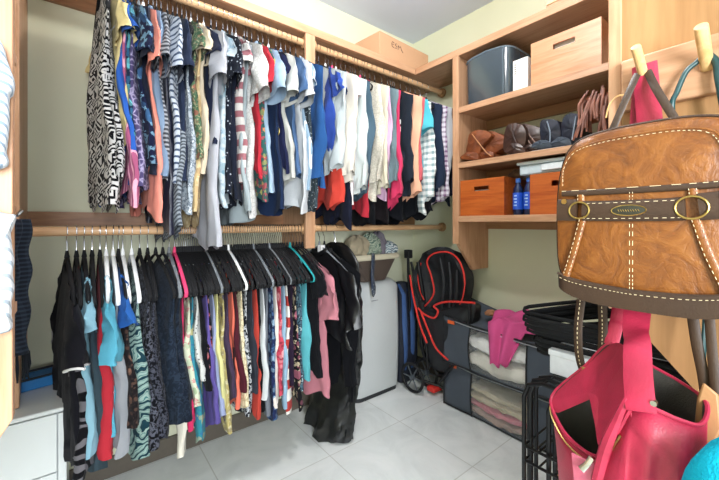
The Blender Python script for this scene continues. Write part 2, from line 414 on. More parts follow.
def garment(name, cat, x, z, L, typ, mat, label, rz=0, hem=None, seed=0, group=None, wide=1.0, puff=1.35, trim=None, collar=None):
    r = random.Random(seed); t_ = thing(name, (x, RY, z), label, cat, group, rz)
    NU, NV = 56, 30
    top = {'cami': -.292, 'skirt': -.26}.get(typ)
    hw0 = {'cami': .150, 'skirt': .155}.get(typ, .212)
    hem = hem or {'dress': .215, 'skirt': .20, 'cami': .195}.get(typ, .212); hem *= wide
    ph = [r.uniform(0, 6.28) for _ in range(6)]; kx = r.uniform(22, 34); amp = r.uniform(.8, 1.2)*min(puff, 1.35)
    tilt = r.uniform(-.035, .035); hemw = r.uniform(.008, .03)
    def point(u, v, grow=0):
        th = 2*math.pi*u; cy, sx = math.cos(th), math.sin(th)
        if top is None:
            wv = hw0-.028*min(v/.3, 1)*(1-max(0, (v-.3)/.7))
            hw = wv+(hem-hw0)*max(0, (v-.3)/.7)
        else: hw = hw0+(hem-hw0)*v**.7
        y = hw*cy*(1+.03*math.sin(v*9+ph[0]))
        if top is None:
            ya = max(abs(hw0*cy), .058); zt = arm(ya)-.003
            if abs(hw0*cy) < .058: zt -= .03*(1-(hw0*cy/.058)**2)
        else: zt = top+(.05*abs(cy)**2 if typ == 'cami' else 0)
        zb = -L+tilt*cy+hemw*math.sin(3*cy*2.2+ph[1])+.02*abs(cy)**3*math.sin(ph[5])
        zz = zt+(zb-zt)*v
        g = min(1, v*2.2)
        thick = (.0035+.0095*g*puff)*abs(sx)**.5*(1 if sx > 0 else -1)
        so = ph[0]*7
        fold = amp*g*(.026*NZ.noise(Vector((y*10, zz*2.2, x*4+z)))+.009*NZ.noise(Vector((y*30+so, zz*4.5, ph[2])))+.006*NZ.noise(Vector((y*55+so+sx, zz*16, ph[3])))+.004*math.sin(y*kx+ph[2]+1.8*v))
        edge = g*(.020*NZ.noise(Vector((zz*5, ph[5], cy*1.5)))+.006*NZ.noise(Vector((zz*22, ph[4], cy))))*abs(cy)**3
        return (thick+fold, y+edge, zz)
    m = MB(); vs = []; fs = []
    for j in range(NV+1):
        for i in range(NU): vs.append(point(i/NU, j/NV))
    for j in range(NV):
        for i in range(NU): fs.append((j*NU+i, j*NU+(i+1) % NU, (j+1)*NU+(i+1) % NU, (j+1)*NU+i))
    m.add(vs, fs).build({'skirt': 'skirt_panel'}.get(typ, 'body'), mat, t_, True)
    def sleeve(sg, ln, w0, w1, flare=.0):
        rings = []; nn = 14; ang0 = r.uniform(.25, .45) if ln < .3 else r.uniform(.02, .1)
        y0, z0 = sg*(HWH-.022), TIP-.005; bx = r.uniform(-.005, .005)
        for j in range(nn+1):
            q = j/nn; a = ang0*(1-q*.35)
            yc = y0+sg*math.sin(a)*ln*q+sg*.012*math.sin(q*5+ph[3])*(1 if ln > .3 else .3); zc = z0-math.cos(a)*ln*q+.03*(1-q)**2
            ww = w0+(w1-w0)*q; tk = .009+.010*q*puff; ring = []
            for k in range(20):
                th = 2*math.pi*k/20; c_, s_ = math.cos(th), math.sin(th)
                yy = yc+c_*ww+.012*NZ.noise(Vector((q*ln*16, ph[4]*3, sg+c_))); xx = bx*q+s_*tk+.022*min(1, q*2+.2)*NZ.noise(Vector((c_*1.5, q*ln*9, sg*3+x*4)))+.006*NZ.noise(Vector((c_*2+ph[2]*5, q*ln*14+ph[1], sg)))+.006*NZ.noise(Vector((c_*6, q*ln*40, ph[3]+s_)))
                ring.append((xx, yy, zc+c_*sg*.035*(1-q)*-1+c_*sg*.018*q+.004*math.sin(k+ph[1])*q))
            rings.append(ring)
        so = MB().loft(rings, False).build('sleeve', mat, t_, True)
        if trim:
            pts = [Vector(p) for p in rings[-1]]; MB().tube(pts, .0035, 6, True).build('sleeve_trim', trim, so, True)
    if typ in ('tee', 'shirt', 'jacket'):
        for sg in (-1, 1): sleeve(sg, r.uniform(.17, .21), .072, .078)
    if typ == 'long':
        for sg in (-1, 1): sleeve(sg, min(.56, L-.25), .070, .042)
    if typ == 'cap':
        for sg in (-1, 1): sleeve(sg, .10, .05, .055)
    if typ == 'cami':
        for yy in (-.105, .105):
            for sx in (-1, 1):
                e = point(math.acos(max(-1, min(1, yy/hw0)))/(2*math.pi)*1.0, 0)
                MB().tube([(0, yy*.92, arm(yy)+.007), (sx*.006, yy*.95, arm(yy)-.03), (sx*.005, yy*1.0, e[2]-.012)], .0028, 6, False, (1.6, .6), (1, 0, 0)).build('strap', mat, t_, True)
    if typ == 'skirt':
        for yy in (-.11, .11): BX(-.006, yy-.014, TIP-.075, .006, yy+.014, TIP-.022).build('clip', HB['black'], t_, True, bevel=.001)
    if collar or typ in ('shirt', 'jacket'):
        pts = [(.012*math.sin(2*math.pi*k/18), .060*math.cos(2*math.pi*k/18), arm(.06)+.004-.026*(1-abs(math.cos(2*math.pi*k/18)))*(1 if k > 9 else .1)) for k in range(18)]
        MB().tube(pts, .006, 8, True, (.6, 1.9), (0, 0, 1)).build('collar', collar or mat, t_, True)
    return t_
RODS = {'UL': (RU, 'left upper rod'), 'UR': (RU, 'right upper rod'), 'LL': (RL, 'left lower rod')}
KW = {'tee': 'top', 'shirt': 'shirt', 'long': 'long-sleeved top', 'dress': 'dress', 'cap': 'blouse', 'cami': 'camisole', 'skirt': 'skirt', 'jacket': 'jacket'}
NAMES = {'tee': 'short_sleeve_top', 'shirt': 'shirt', 'long': 'long_sleeve_top', 'dress': 'dress', 'cap': 'blouse', 'cami': 'camisole', 'skirt': 'skirt', 'jacket': 'jacket'}
W = 'ffffff'
# px of the front edge, px of the hem, type, material, hanger tint, short name, options
UL = [
 (103, 203, 'dress', ('geo', '14141a', 'c4c2c0', W, 1.6), 'black', 'black and white tribal print dress', {'rz': .06, 'puff': 2.0}),
 (109, 192, 'dress', ('geo', '101018', 'b0b0b0', W, 1.9), 'black', 'second black and white zigzag dress', {}),
 (113, 140, 'cap', ('solid', 'e2cf8e'), 'white', 'pale yellow blouse', {'rz': .15, 'puff': 1.5}),
 (120, 186, 'cap', ('solid', '1f62b8'), 'black', 'royal blue dress', {'puff': 1.6, 'rz': .1}),
 (125, 192, 'dress', ('pin', 'a8567c', 'e2a0b4', W, 1.0), 'black', 'pink and plum striped dress', {}),
 (131, 166, 'cap', ('floral', '1d3650', '62bcc4', '2f6f96', 1.1), 'black', 'teal and navy patterned top', {}),
 (136, 194, 'dress', ('lace', '524a74', 'a89ec0', W, .7), 'black', 'purple lace pattern dress', {}),
 (142, 168, 'tee', ('floral', '1a2140', '3d6f9c', '7aa6c0', 1.0), 'black', 'navy blue flowered top', {}),
 (147, 160, 'tee', ('solid', '23283a'), 'grey', 'plain dark navy top', {'puff': 1.4}),
 (152, 208, 'tee', ('solid', 'e8907c'), 'white', 'salmon pink tunic', {}),
 (158, 172, 'shirt', ('denim', '5c7390', '8aa0b8'), 'black', 'washed denim blue shirt', {'puff': 1.5}),
 (163, 182, 'tee', ('bars', '4a4c54', '9a9da4', W, 3), 'black', 'grey striped knit top', {}),
 (167, 218, 'dress', ('satin', '1a2038'), 'black', 'dark navy satin dress', {'puff': 1.3}),
 (172, 176, 'tee', ('stripe', 'b4bcc8', '4a5870', W, 1.7), 'black', 'white blouse with slanted navy stripes', {'puff': 1.5}),
 (179, 240, 'dress', ('chevron', '8e97a0', '4c535c', W, .9), 'black', 'long grey wave print dress', {'hem': .24}),
 (185, 186, 'tee', ('solid', '27334c'), 'black', 'ink blue top', {}),
 (190, 206, 'dress', ('speckle', 'a6b0b8', '77828e', 'c5ccd2', 1.0), 'black', 'heather grey dress', {}),
 (195, 150, 'cap', ('floral', '4c6c50', 'a05a4a', 'b0a884', 2.4), 'black', 'green and red print top', {}),
 (200, 224, 'dress', ('floral', 'c2a878', '8a6c50', 'd8c8a0', 1.1), 'grey', 'beige flowered dress', {}),
 (205, 175, 'cap', ('solid', 'd2c2a8'), 'white', 'cream blouse', {}),
 (212, 160, 'cap', ('solid', '242c44'), 'black', 'navy top with short cap sleeves', {}),
 (219, 243, 'tee', ('solid', 'b0b2ba'), 'white', 'large white blouse hanging lowest', {'puff': 1.9, 'hem': .25}),
 (227, 200, 'cap', ('floral', 'b4c0c6', '6c90a0', '8aa4b4', 1.0), 'black', 'pale grey top with blue print', {}),
 (233, 205, 'tee', ('dots', '1c2230', 'a4acb8', W, 1.3), 'black', 'black dotted top', {}),
 (240, 196, 'dress', ('solid', '1e2536'), 'black', 'blue-black plain dress', {}),
 (245, 196, 'cap', ('bars', 'ccc8c4', 'a06870', W, .8), 'black', 'white top with dark red blocks', {}),
 (250, 224, 'dress', ('solid', 'a2aeb2'), 'grey', 'pale grey long dress', {}),
 (254, 208, 'tee', ('lace', 'c8c8c6', 'b0afac', W, 1.0), 'white', 'white textured blouse', {'puff': 1.8}),
 (263, 172, 'tee', ('solid', 'bc1e38'), 'black', 'crimson red top', {}),
 (266, 190, 'cap', ('floral', '2f5f5c', 'c9c05a', 'b84050', 1.2), 'black', 'green and yellow flowered blouse', {}),
 (271, 192, 'shirt', ('denim', '7e9cb8', 'a6bccf'), 'black', 'light chambray shirt', {'puff': 1.6}),
 (278, 205, 'skirt', ('solid', '1c3050'), 'black', 'dark blue skirt', {'puff': 1.4, 'hem': .23}),
 (283, 162, 'cap', ('solid', '20264a'), 'black', 'indigo blue top with gold ring', {}),
 (289, 184, 'tee', ('solid', 'bfc0ba'), 'white', 'off-white wide sleeved blouse', {'puff': 1.7}),
 (297, 172, 'shirt', ('denim', '34557e', '56779e'), 'black', 'mid blue denim shirt', {}),
 (302, 204, 'tee', ('solid', 'c2c6ca'), 'white', 'white draped top', {'puff': 1.6}),
 (307, 182, 'cap', ('pin', '8aa6bc', 'dfe6ea', W, .8), 'black', 'blue and white narrow striped blouse', {}),
 (312, 202, 'dress', ('dots', '39464e', 'b6bec4', W, 1.8), 'black', 'slate dress with tiny dots', {}),
 (318, 190, 'long', ('solid', '1f5a94'), 'black', 'royal blue long-sleeved top', {'puff': 1.3}),
]
UR = [
 (331, 145, 'cap', ('solid', '2a4ea0'), 'black', 'bright cobalt blouse', {}),
 (336, 176, 'long', ('solid', 'b9c2c4'), 'black', 'light grey top', {}),
 (342, 204, 'skirt', ('solid', 'cf3c26'), 'black', 'orange red skirt', {}),
 (349, 184, 'long', ('solid', 'd6d0c4'), 'white', 'ivory cardigan', {'puff': 1.8}),
 (352, 220, 'skirt', ('solid', '1c2034'), 'black', 'ink coloured skirt', {}),
 (356, 202, 'cap', ('floral', 'ece4e2', 'd88aa0', 'c6a6ac', 1.3), 'pink', 'white blouse with pink flowers', {}),
 (360, 198, 'long', ('solid', 'c4cccb'), 'white', 'plain white top', {}),
 (365, 196, 'long', ('solid', '4a6474'), 'black', 'slate blue cardigan', {}),
 (370, 208, 'skirt', ('solid', 'b01c34'), 'black', 'cherry red skirt', {}),
 (375, 192, 'long', ('lace', 'c8c2b4', 'aea898', W, 1.2), 'black', 'cream knitted cardigan', {'puff': 1.5}),
 (377, 222, 'skirt', ('solid', '12141a'), 'black', 'long black skirt', {}),
 (380, 196, 'long', ('solid', 'cec6b0'), 'black', 'buttermilk long top', {}),
 (385, 190, 'long', ('solid', 'c8a4c0'), 'pink', 'lilac pink cardigan', {}),
 (387, 219, 'skirt', ('solid', '1a1418'), 'black', 'brown-black skirt', {}),
 (390, 192, 'long', ('solid', '6e8288'), 'black', 'smoky grey-green top', {}),
 (395, 205, 'long', ('solid', 'd62a64'), 'black', 'hot pink top', {}),
 (400, 216, 'skirt', ('solid', '14161e'), 'black', 'black skirt', {}),
 (407, 190, 'long', ('solid', '28303c'), 'black', 'charcoal jacket with white badge', {'puff': 1.6}),
 (413, 202, 'long', ('solid', 'eab08e'), 'black', 'peach cardigan', {}),
 (416, 190, 'long', ('solid', 'd0626a'), 'black', 'rose red top', {}),
 (418, 222, 'skirt', ('solid', '15181f'), 'black', 'soot black skirt', {}),
 (420, 166, 'tee', ('solid', '3cb4c4'), 'black', 'aqua top', {}),
 (426, 210, 'long', ('plaid', 'e4e8e6', '5a7e86', 'a8c0c4', 1.0), 'black', 'white shirt with faint teal squares', {'puff': 1.4}),
 (432, 218, 'skirt', ('solid', '22242c'), 'black', 'dark grey skirt', {}),
 (436, 196, 'long', ('solid', '2a3850'), 'black', 'dark navy jacket', {'puff': 1.5}),
 (441, 206, 'long', ('plaid', 'd8d2dc', '6c4a78', '96708e', 1.2), 'black', 'purple and white plaid shirt', {}),
 (446, 196, 'long', ('solid', 'c4c6cc'), 'white', 'bright white shirt', {}),
 (452, 200, 'long', ('solid', '30384a'), 'black', 'blue-grey jacket in the corner', {}),
]
LL = [
 (65, 472, 'tee', ('solid', '1e1e26'), 'black', 'black top with white sleeve trim', {'trim': 1, 'puff': 1.5, 'rz': .10}),
 (76, 474, 'dress', ('zebra', '15151b', '706e74', W, 1.2), 'black', 'black and grey animal print dress', {'rz': .05, 'puff': 2.2}),
 (85, 458, 'cap', ('solid', '86b6c8'), 'black', 'powder blue dress', {'rz': .04, 'puff': 1.9}),
 (94, 475, 'dress', ('solid', '3c4e58'), 'black', 'long slate grey dress', {'rz': .0, 'puff': 2.0}),
 (103, 460, 'dress', ('solid', 'bc1e36'), 'black', 'scarlet dress', {'puff': 2.6, 'rz': .0}),
 (110, 445, 'tee', ('solid', '4aa8c0'), 'white', 'turquoise top', {'puff': 1.5, 'rz': -.02}),
 (118, 448, 'dress', ('solid', '9a9ea4'), 'white', 'plain pale grey dress', {'puff': 2.4, 'rz': 0}),
 (124, 334, 'cap', ('solid', '1768b4'), 'black', 'vivid blue crop top', {'puff': 1.6}),
 (129, 428, 'dress', ('floral', '241f22', '7c5c4c', '3c302e', 2.2), 'white', 'black dress with small brown flowers', {'puff': 1.6}),
 (139, 452, 'dress', ('leaf', '17404c', '8fa8a0', '3c7476', 2.0), 'white', 'teal and white leaf print dress', {'puff': 2.8, 'rz': .0}),
 (148, 446, 'dress', ('speckle', '14151c', '5c5f6c', '1d1e27', 1.0), 'black', 'black speckled dress', {'puff': 2.2}),
 (157, 455, 'dress', ('speckle', '15161e', '4c4f5c', '1d1e27', 1.3), 'black', 'long black dress flecked with grey', {'puff': 2.6}),
 (166, 428, 'dress', ('speckle', '1f2b3a', '2c3a4c', '1a2430', .8), 'black', 'dark blue-grey textured dress', {'puff': 2.8, 'rz': .12}),
 (174, 432, 'dress', ('speckle', '1c2736', '2a3646', '151d28', .8), 'black', 'midnight blue textured dress', {'puff': 2.2, 'rz': .1}),
 (181, 446, 'cami', ('solid', 'ddd8ca'), 'grey', 'long cream slip', {}),
 (187, 424, 'cami', ('solid', 'd41f66'), 'pink', 'magenta camisole', {}),
 (192, 405, 'cami', ('floral', 'ccd2b8', '7c9c6c', 'c86a7a', 1.3), 'black', 'cream camisole with green sprigs', {}),
 (197, 446, 'cami', ('floral', '1d8c9c', 'd0b860', '2f6fa0', 1.1), 'black', 'turquoise paisley dress with gold border', {}),
 (201, 392, 'cami', ('dots', 'c6c8c4', '3a3e44', W, 1.6), 'black', 'white camisole with black dots', {}),
 (205, 380, 'cami', ('solid', '1a1b22'), 'black', 'black camisole', {}),
 (209, 437, 'cami', ('solid', '6a5aa4'), 'black', 'violet dress', {}),
 (213, 395, 'cami', ('floral', '1b1a22', 'd8405a', 'c88a90', .9), 'black', 'black camisole with red roses', {}),
 (217, 424, 'cami', ('solid', '98a2c4'), 'black', 'lavender grey camisole', {}),
 (221, 414, 'cami', ('solid', 'd4d08c'), 'grey', 'pale lime camisole', {}),
 (226, 434, 'cami', ('floral', 'b0a264', '6a6470', 'd6cfa8', 1.3), 'black', 'mustard flowered dress', {}),
 (231, 402, 'cami', ('solid', '4c3c54'), 'black', 'aubergine camisole', {}),
 (236, 419, 'cami', ('solid', 'ec7458'), 'black', 'coral orange dress', {'puff': 1.3}),
 (241, 392, 'cami', ('solid', '5a2030'), 'black', 'burgundy camisole', {}),
 (246, 410, 'cami', ('lace', 'e0d4b0', 'b8a880', W, .8), 'white', 'cream lace dress', {'puff': 1.3}),
 (252, 420, 'cami', ('speckle', '20222a', 'b8bcc0', '6c7076', .8), 'black', 'black and white mottled dress', {}),
 (256, 400, 'cami', ('solid', '383c46'), 'black', 'graphite camisole', {}),
 (260, 408, 'cami', ('solid', 'c2402e'), 'black', 'rust red camisole', {}),
 (265, 415, 'cami', ('solid', '14151b'), 'black', 'jet black slip', {}),
 (269, 394, 'cami', ('solid', 'ccd0d2'), 'black', 'silver white camisole', {'puff': 1.3}),
 (273, 418, 'cami', ('solid', '7c828c'), 'grey', 'pewter grey camisole', {}),
 (278, 414, 'cami', ('floral', '26345e', '9ab8d0', '4a78a4', 1.4), 'black', 'navy camisole with pale blue flowers', {}),
 (282, 400, 'cami', ('solid', 'e0d8d0'), 'black', 'oatmeal camisole', {}),
 (286, 388, 'cami', ('floral', 'c8445c', 'e8b0b4', '7c2c40', 1.4), 'black', 'raspberry patterned camisole', {}),
 (290, 398, 'cami', ('solid', '92b4cc'), 'grey', 'sky blue camisole', {'puff': 1.2}),
 (294, 410, 'cami', ('bars', 'e0ddd6', 'b83a34', W, .5), 'black', 'white camisole with red band', {}),
 (298, 392, 'cami', ('solid', '34243c'), 'black', 'dark plum camisole', {}),
 (302, 402, 'cami', ('floral', '1c1a20', 'b86a80', 'd0c0a0', 1.1), 'black', 'black camisole with pink blossoms', {}),
 (306, 388, 'cami', ('speckle', '4c6c7c', '203040', '9ab0b8', 1.0), 'black', 'marbled blue camisole', {}),
 (312, 384, 'cami', ('solid', '4fb2bc'), 'teal', 'aqua turquoise camisole', {'puff': 1.4}),
 (319, 372, 'cap', ('solid', '1b1c22'), 'black', 'black blouse by the pink one', {}),
 (325, 394, 'tee', ('solid', 'c67f8c'), 'black', 'dusty pink blouse', {'puff': 1.4}),
]
white_trim = plain('white_piping', 'dcdcdc', .7)
def hang_all(table, rodname):
    zr, rn = RODS[rodname]; prev = None; xs = []
    for k, (px, py, typ, mt, tint, short, opt) in enumerate(table):
        x = onY(px, 229, 1.352).x; x = min(max(x, -.12 if px < 330 else .95), 1.95)
        L = zr-onY(px, py, 1.352).z; rz = R.uniform(-.02, .045); opt = dict(opt); rz = opt.pop('rz', rz)
        if opt.pop('trim', None): opt['trim'] = white_trim
        where = ('right of the '+table[k-1][5]) if k else 'nearest its left end'
        lab = short+' on the '+rn+', '+where
        if len(lab.split()) > 16: lab = short+', '+where
        wds = lab.split(); lab = ' '.join(wds[:16])
        cat = KW[typ]
        for key in ('dress', 'skirt', 'shirt', 'jacket', 'cardigan', 'blouse', 'camisole', 'slip', 'tunic'):
            if key in short.split(): cat = key
        nm = {'cardigan': 'cardigan', 'slip': 'slip_dress', 'tunic': 'tunic', 'jacket': 'jacket', 'dress': 'dress', 'blouse': 'blouse', 'shirt': 'shirt', 'skirt': 'skirt', 'camisole': 'camisole'}.get(cat, NAMES[typ])
        g = garment(nm, cat, x, zr, L, typ, fabric(*mt), lab, rz, seed=100+k+int(zr*50), **opt)
        place_hanger(x, zr, tint, (tint+' hanger holding the '+short), rz); xs.append((x, g, rz, short)); prev = short
    return xs
ul = hang_all(UL, 'UL'); ur = hang_all(UR, 'UR'); ll = hang_all(LL, 'LL')
# details worn by single garments
for x, g, rz, short in ul:
    if 'gold ring' in short:
        MB().tube([(-.016+.0, -.185+.016*math.cos(a*.5236), -.52+.016*math.sin(a*.5236)) for a in range(12)], .002, 6, True).build('ring', plain('pale_gold', 'c8b070', .3, 1), g, True)
for x, g, rz, short in ur:
    if 'white badge' in short:
        BX(-.024, -.185, -.36, -.021, -.158, -.335).build('badge', white_trim, g, True); BX(-.024, -.185, -.40, -.021, -.158, -.375).build('badge', white_trim, g, True)
for x, g, rz, short in ll:
    if 'gold border' in short:
        pass
# spare empty hangers between the garments of the lower rod
sp = [x for x, *_ in ll]
for a, b in list(zip(sp, sp[1:]))[15:]:
    if b-a > .012: place_hanger((a+b)/2, RL, 'black', 'empty black slim hanger squeezed between camisoles on the left lower rod', R.uniform(-.05, .05), 'empty black hangers on the lower rod')
# ---------------------------------------------------------------- lower right rod: coats and the long garment bag
blk = leather('black_leather', '121316', .35, 60, .1); nylon = leather('black_nylon', '101214', .38, 30, .3)
c1 = garment('leather_jacket', 'jacket', .975, RL, .52, 'long', blk, 'black leather jacket on the right lower rod beside the divider', .12, seed=5, puff=1.4, collar=blk)
place_hanger(.975, RL, 'grey', 'grey hanger holding the black leather jacket', .12)
BX(-.012, -.03, -.125, .012, .0, -.085).build('shop_tag', white_trim, c1, True)
c2 = garment('coat', 'coat', 1.005, RL, .80, 'long', fabric('solid', '17181e'), 'long black cloth coat between the leather jacket and the garment bag', .10, seed=6, puff=1.4, collar=HB['black'])
place_hanger(1.005, RL, 'black', 'black hanger holding the long cloth coat', .1)
gb = thing('garment_bag', (1.075, 1.56, 0), 'long shiny black garment bag reaching the floor in front of the white appliance', 'garment bag')
rings = []; NR = 70
for j in range(NR+1):
    q = j/NR; z = RL-.075-q*(RL-.085)
    ww = .05+.15*min(1, (q/.10))**.6 if q < .1 else .20
    if q > .55: ww -= .03*(q-.55)/.45
    tk = .02+.035*min(1, q*3)+(.04*max(0, (q-.82)/.18))
    xc = 1.075-.05*max(0, (q-.6)/.4)
    ring = []
    for k in range(48):
        th = 2*math.pi*k/48; c_, s_ = math.cos(th), math.sin(th)
        cr = min(1, q*5)*(.020*NZ.noise(Vector((c_*2, s_*2, z*4)))+.014*NZ.noise(Vector((c_*4, s_*4+3, z*13)))+.007*NZ.noise(Vector((c_*9, s_*9, z*30))))*(1+1.3*max(0, q-.75)*4*.4)
        ring.append((xc+s_*(tk+cr), RY+c_*(ww+cr)-.01, max(.004, z+.02*NZ.noise(Vector((c_*3, s_*3, 5)))*(q > .85))))
    rings.append(ring)
MB().loft(rings).build('body', nylon, gb)
MB().tube([(1.075-.066-.035*max(0, (t_-.7)/.3), RY-.06+.005*math.sin(t_*9), RL-.15-t_*.70) for t_ in [i/20 for i in range(21)]], .0028, 6).build('zipper', plain('zip_dark', '3a3e44', .4), gb)
MB().tube([(1.075, RY, RL-.08), (1.075, RY, RL-.05), (1.075, RY+.012, RL-.03), (1.075, RY+.021, RL), (1.075, RY, RL+.022), (1.075, RY-.02, RL+.003)], .002, 6).build('hook', chrome, gb)
# ---------------------------------------------------------------- portable air conditioner with wicker basket
acm = plain('appliance_white', 'bec2c2', .3, var=.02)
ac = thing('portable_air_conditioner', (1.47, 1.73, 0), 'tall white rounded portable air conditioner against the back wall', 'appliance')
def rrect(cx, cy, hx, hy, r, z, n=6, t=0):
    o = []
    for (sx, sy, a0) in ((1, 1, 0), (-1, 1, 90), (-1, -1, 180), (1, -1, 270)):
        for k in range(n+1):
            a = math.radians(a0+90*k/n); x = sx*(hx-r)+r*math.cos(a); y = sy*(hy-r)+r*math.sin(a)
            o.append((cx+x*math.cos(t)-y*math.sin(t), cy+x*math.sin(t)+y*math.cos(t), z))
    return o
rg = [rrect(1.465, 1.735, .183, .088, .05, .025)]
for k in range(13): z = .035+.62*k/12; rg.append(rrect(1.465, 1.735-.004*math.sin(k/12*3.14), .186+.006*math.sin(k/12*3.14), .092, .05, z))
for k in range(1, 9): a = k/8*math.pi/2; rg.append(rrect(1.465, 1.735+.008*k/8, .186-.045*(1-math.cos(a)), .092-.045*(1-math.cos(a)), .045, .655+.062*math.sin(a)))
MB().loft(rg).build('housing', acm, ac)
MB().loft([rrect(1.465, 1.735, .178, .086, .045, z) for z in (0, .026)]).build('base', plain('dark_plastic', '26282b', .5), ac)
BX(1.40, 1.6385, .60, 1.45, 1.6425, .604).build('badge', plain('badge_grey', '808488', .3), ac)
for k in range(7): BX(1.38+.0, 1.70+.012*k, .7165, 1.55, 1.706+.012*k, .719).build('louvre', plain('louvre_grey', 'aeb2b4', .4), ac)
wk = thing('wicker_basket', (1.42, 1.72, .719), 'dark brown wicker basket with a cream cloth liner on the white appliance', 'basket')
s = N('wicker', .6, .3); v = s.coord(); wv = s.n('ShaderNodeTexChecker'); s.l(v, wv.inputs[0]); wv.inputs['Scale'].default_value = 95
s.col(s.mix(wv.outputs['Fac'], lin('2c2320'), lin('6e6056'))); s.bump(wv.outputs['Fac'], .8, .004); wick = s.m
cxb, cyb = 1.43, 1.715
bz0, bz1 = .7205, .868
rgs = [rrect(cxb, cyb, .095, .07, .03, bz0), rrect(cxb, cyb, .10, .075, .03, bz0+.004)]+[rrect(cxb, cyb, .10+.075*q, .075+.025*q, .035, bz0+(bz1-bz0)*q) for q in (.2, .4, .6, .8, 1)]
MB().loft(rgs, True).build('woven_body', wick, wk)
rim = [Vector(p) for p in rrect(cxb, cyb, .182, .106, .04, bz1+.004)]
MB().tube(rim, .014, 10, True, (.9, 1.25), (0, 0, 1)).build('cloth_liner', fabric('solid', 'd8cfb4'), wk)
def heap(name, c, rad, mat, label, cat, seed=1, lump=.25, parent=None, group=None, squash=1):
    r = random.Random(seed); p = [r.uniform(0, 6.28) for _ in range(9)]; rings = []
    for j in range(1, 20):
        ph = math.pi*j/20-math.pi/2; ring = []
        for k in range(36):
            th = 2*math.pi*k/36; cx_, sy_ = math.cos(th), math.sin(th)
            f = 1+lump*(.5*math.sin(3*th+p[0]+2*ph)+.35*math.sin(7*th+p[1]-5*ph)+.22*math.sin(13*th+p[2]+4*ph)*math.cos(ph))
            zz = math.sin(ph)
            if zz < 0: zz *= .55
            ring.append((c[0]+rad[0]*math.cos(ph)*cx_*f, c[1]+rad[1]*math.cos(ph)*sy_*f, c[2]+rad[2]*zz*(1+lump*.4*math.sin(5*th+p[3]))))
        rings.append(ring)
    o = MB().loft(rings).build(name, mat, parent)
    if parent is None: tag(o, label, cat, group)
    return o
heap('folded_cloth', (1.335, 1.71, .905), (.085, .08, .095), fabric('solid', 'b5a88c'), 'tan crumpled cloth at the left of the wicker basket', 'cloth', 3)
heap('patterned_cloth', (1.435, 1.70, .915), (.06, .07, .10), fabric('leaf', '4c6c60', 'b0b8a4', '7a9484', 3.5), 'green leaf patterned cloth in the middle of the wicker basket', 'cloth', 5)
heap('knit_cloth', (1.515, 1.72, .915), (.055, .07, .105), fabric('solid', '8b8490'), 'mauve grey cloth in the wicker basket', 'cloth', 8)
heap('striped_cloth', (1.585, 1.70, .90), (.065, .06, .06), fabric('zebra', 'd8e0e2', '6c8894', W, 3), 'white and blue striped cloth at the right of the wicker basket', 'cloth', 9)
# tie hanging over the rim
ty = cyb-.124
o = MB().add(*(lambda P: (P, [(i, i+1, i+3, i+2) for i in range(0, len(P)-2, 2)]))([(x, ty-.012*math.sin(z*30)*.4, z) for z, w_ in ((.90, .012), (.88, .013), (.84, .014), (.80, .013), (.76, .014), (.72, .016), (.70, .017), (.66, .012), (.64, .003)) for x in (1.368-w_, 1.368+w_+.004*math.sin(z*40))])).build('hanging_scarf', fabric('dots', '3c4658', 'c4c8cc', W, 2), solid=.003)
tag(o, 'narrow dark scarf with pale dots hanging over the wicker basket rim', 'scarf')
# ---------------------------------------------------------------- dark backpack and stroller in the corner
bk = thing('backpack', (1.80, 1.735, 0), 'dark blue-black backpack standing between the appliance and the stroller', 'backpack')
rg = [rrect(1.76, 1.74, .085*f, .085*f, .04*f, z) for z, f in ((.001, .8), (.02, 1), (.2, 1.05), (.4, 1), (.55, .9), (.63, .7), (.67, .35))]
MB().loft(rg).build('body', leather('dark_canvas', '1c2233', .7, 30, .3), bk)
for dx in (-.035, .03):
    MB().tube([(1.745+dx, 1.72, .66), (1.73+dx, 1.655, .60), (1.725+dx*1.2, 1.635, .42), (1.73+dx, 1.635, .25), (1.74+dx, 1.65, .10)], [.014, .02, .024, .02, .012], 8, False, (1, .4), (0, -1, 0)).build('strap', fabric('denim', '2f4f86', '5478ac'), bk)
heap('front_pocket', (1.75, 1.652, .16), (.06, .02, .09), leather('dark_canvas', '1c2233', .7, 30, .3), None, None, 4, .1, bk)
st = thing('folded_stroller', (1.78, 1.50, 0), 'folded black stroller with red piping leaning in the corner', 'stroller')
stf = plain('stroller_tube', '1b1c1f', .35, .3); stc = leather('stroller_fabric', '191c22', .6, 25, .3); red = plain('red_piping', 'd5362f', .5); rub = plain('tyre', '18181a', .8)
def SP(px, py, X=1.78): return onX(px, py, X)
# frame tubes
for pts, nm in (([(408, 254), (409, 290), (411, 330), (413, 360)], 'push_bar'), ([(418, 262), (424, 300), (431, 340), (436, 372), (452, 374)], 'frame_tube'), ([(420, 315), (422, 345), (428, 362), (442, 368), (452, 355)], 'frame_tube')):
    MB().tube(spline([SP(*p, 1.70+.03*i) for i, p in enumerate(pts)], 6), .0095 if nm == 'push_bar' else .013, 10).build(nm, stf, st)
h0 = SP(408, 252, 1.70); BX(h0.x-.02, h0.y-.025, h0.z-.04, h0.x+.02, h0.y+.02, h0.z+.015).build('handle_grip', rub, st, bevel=.006)
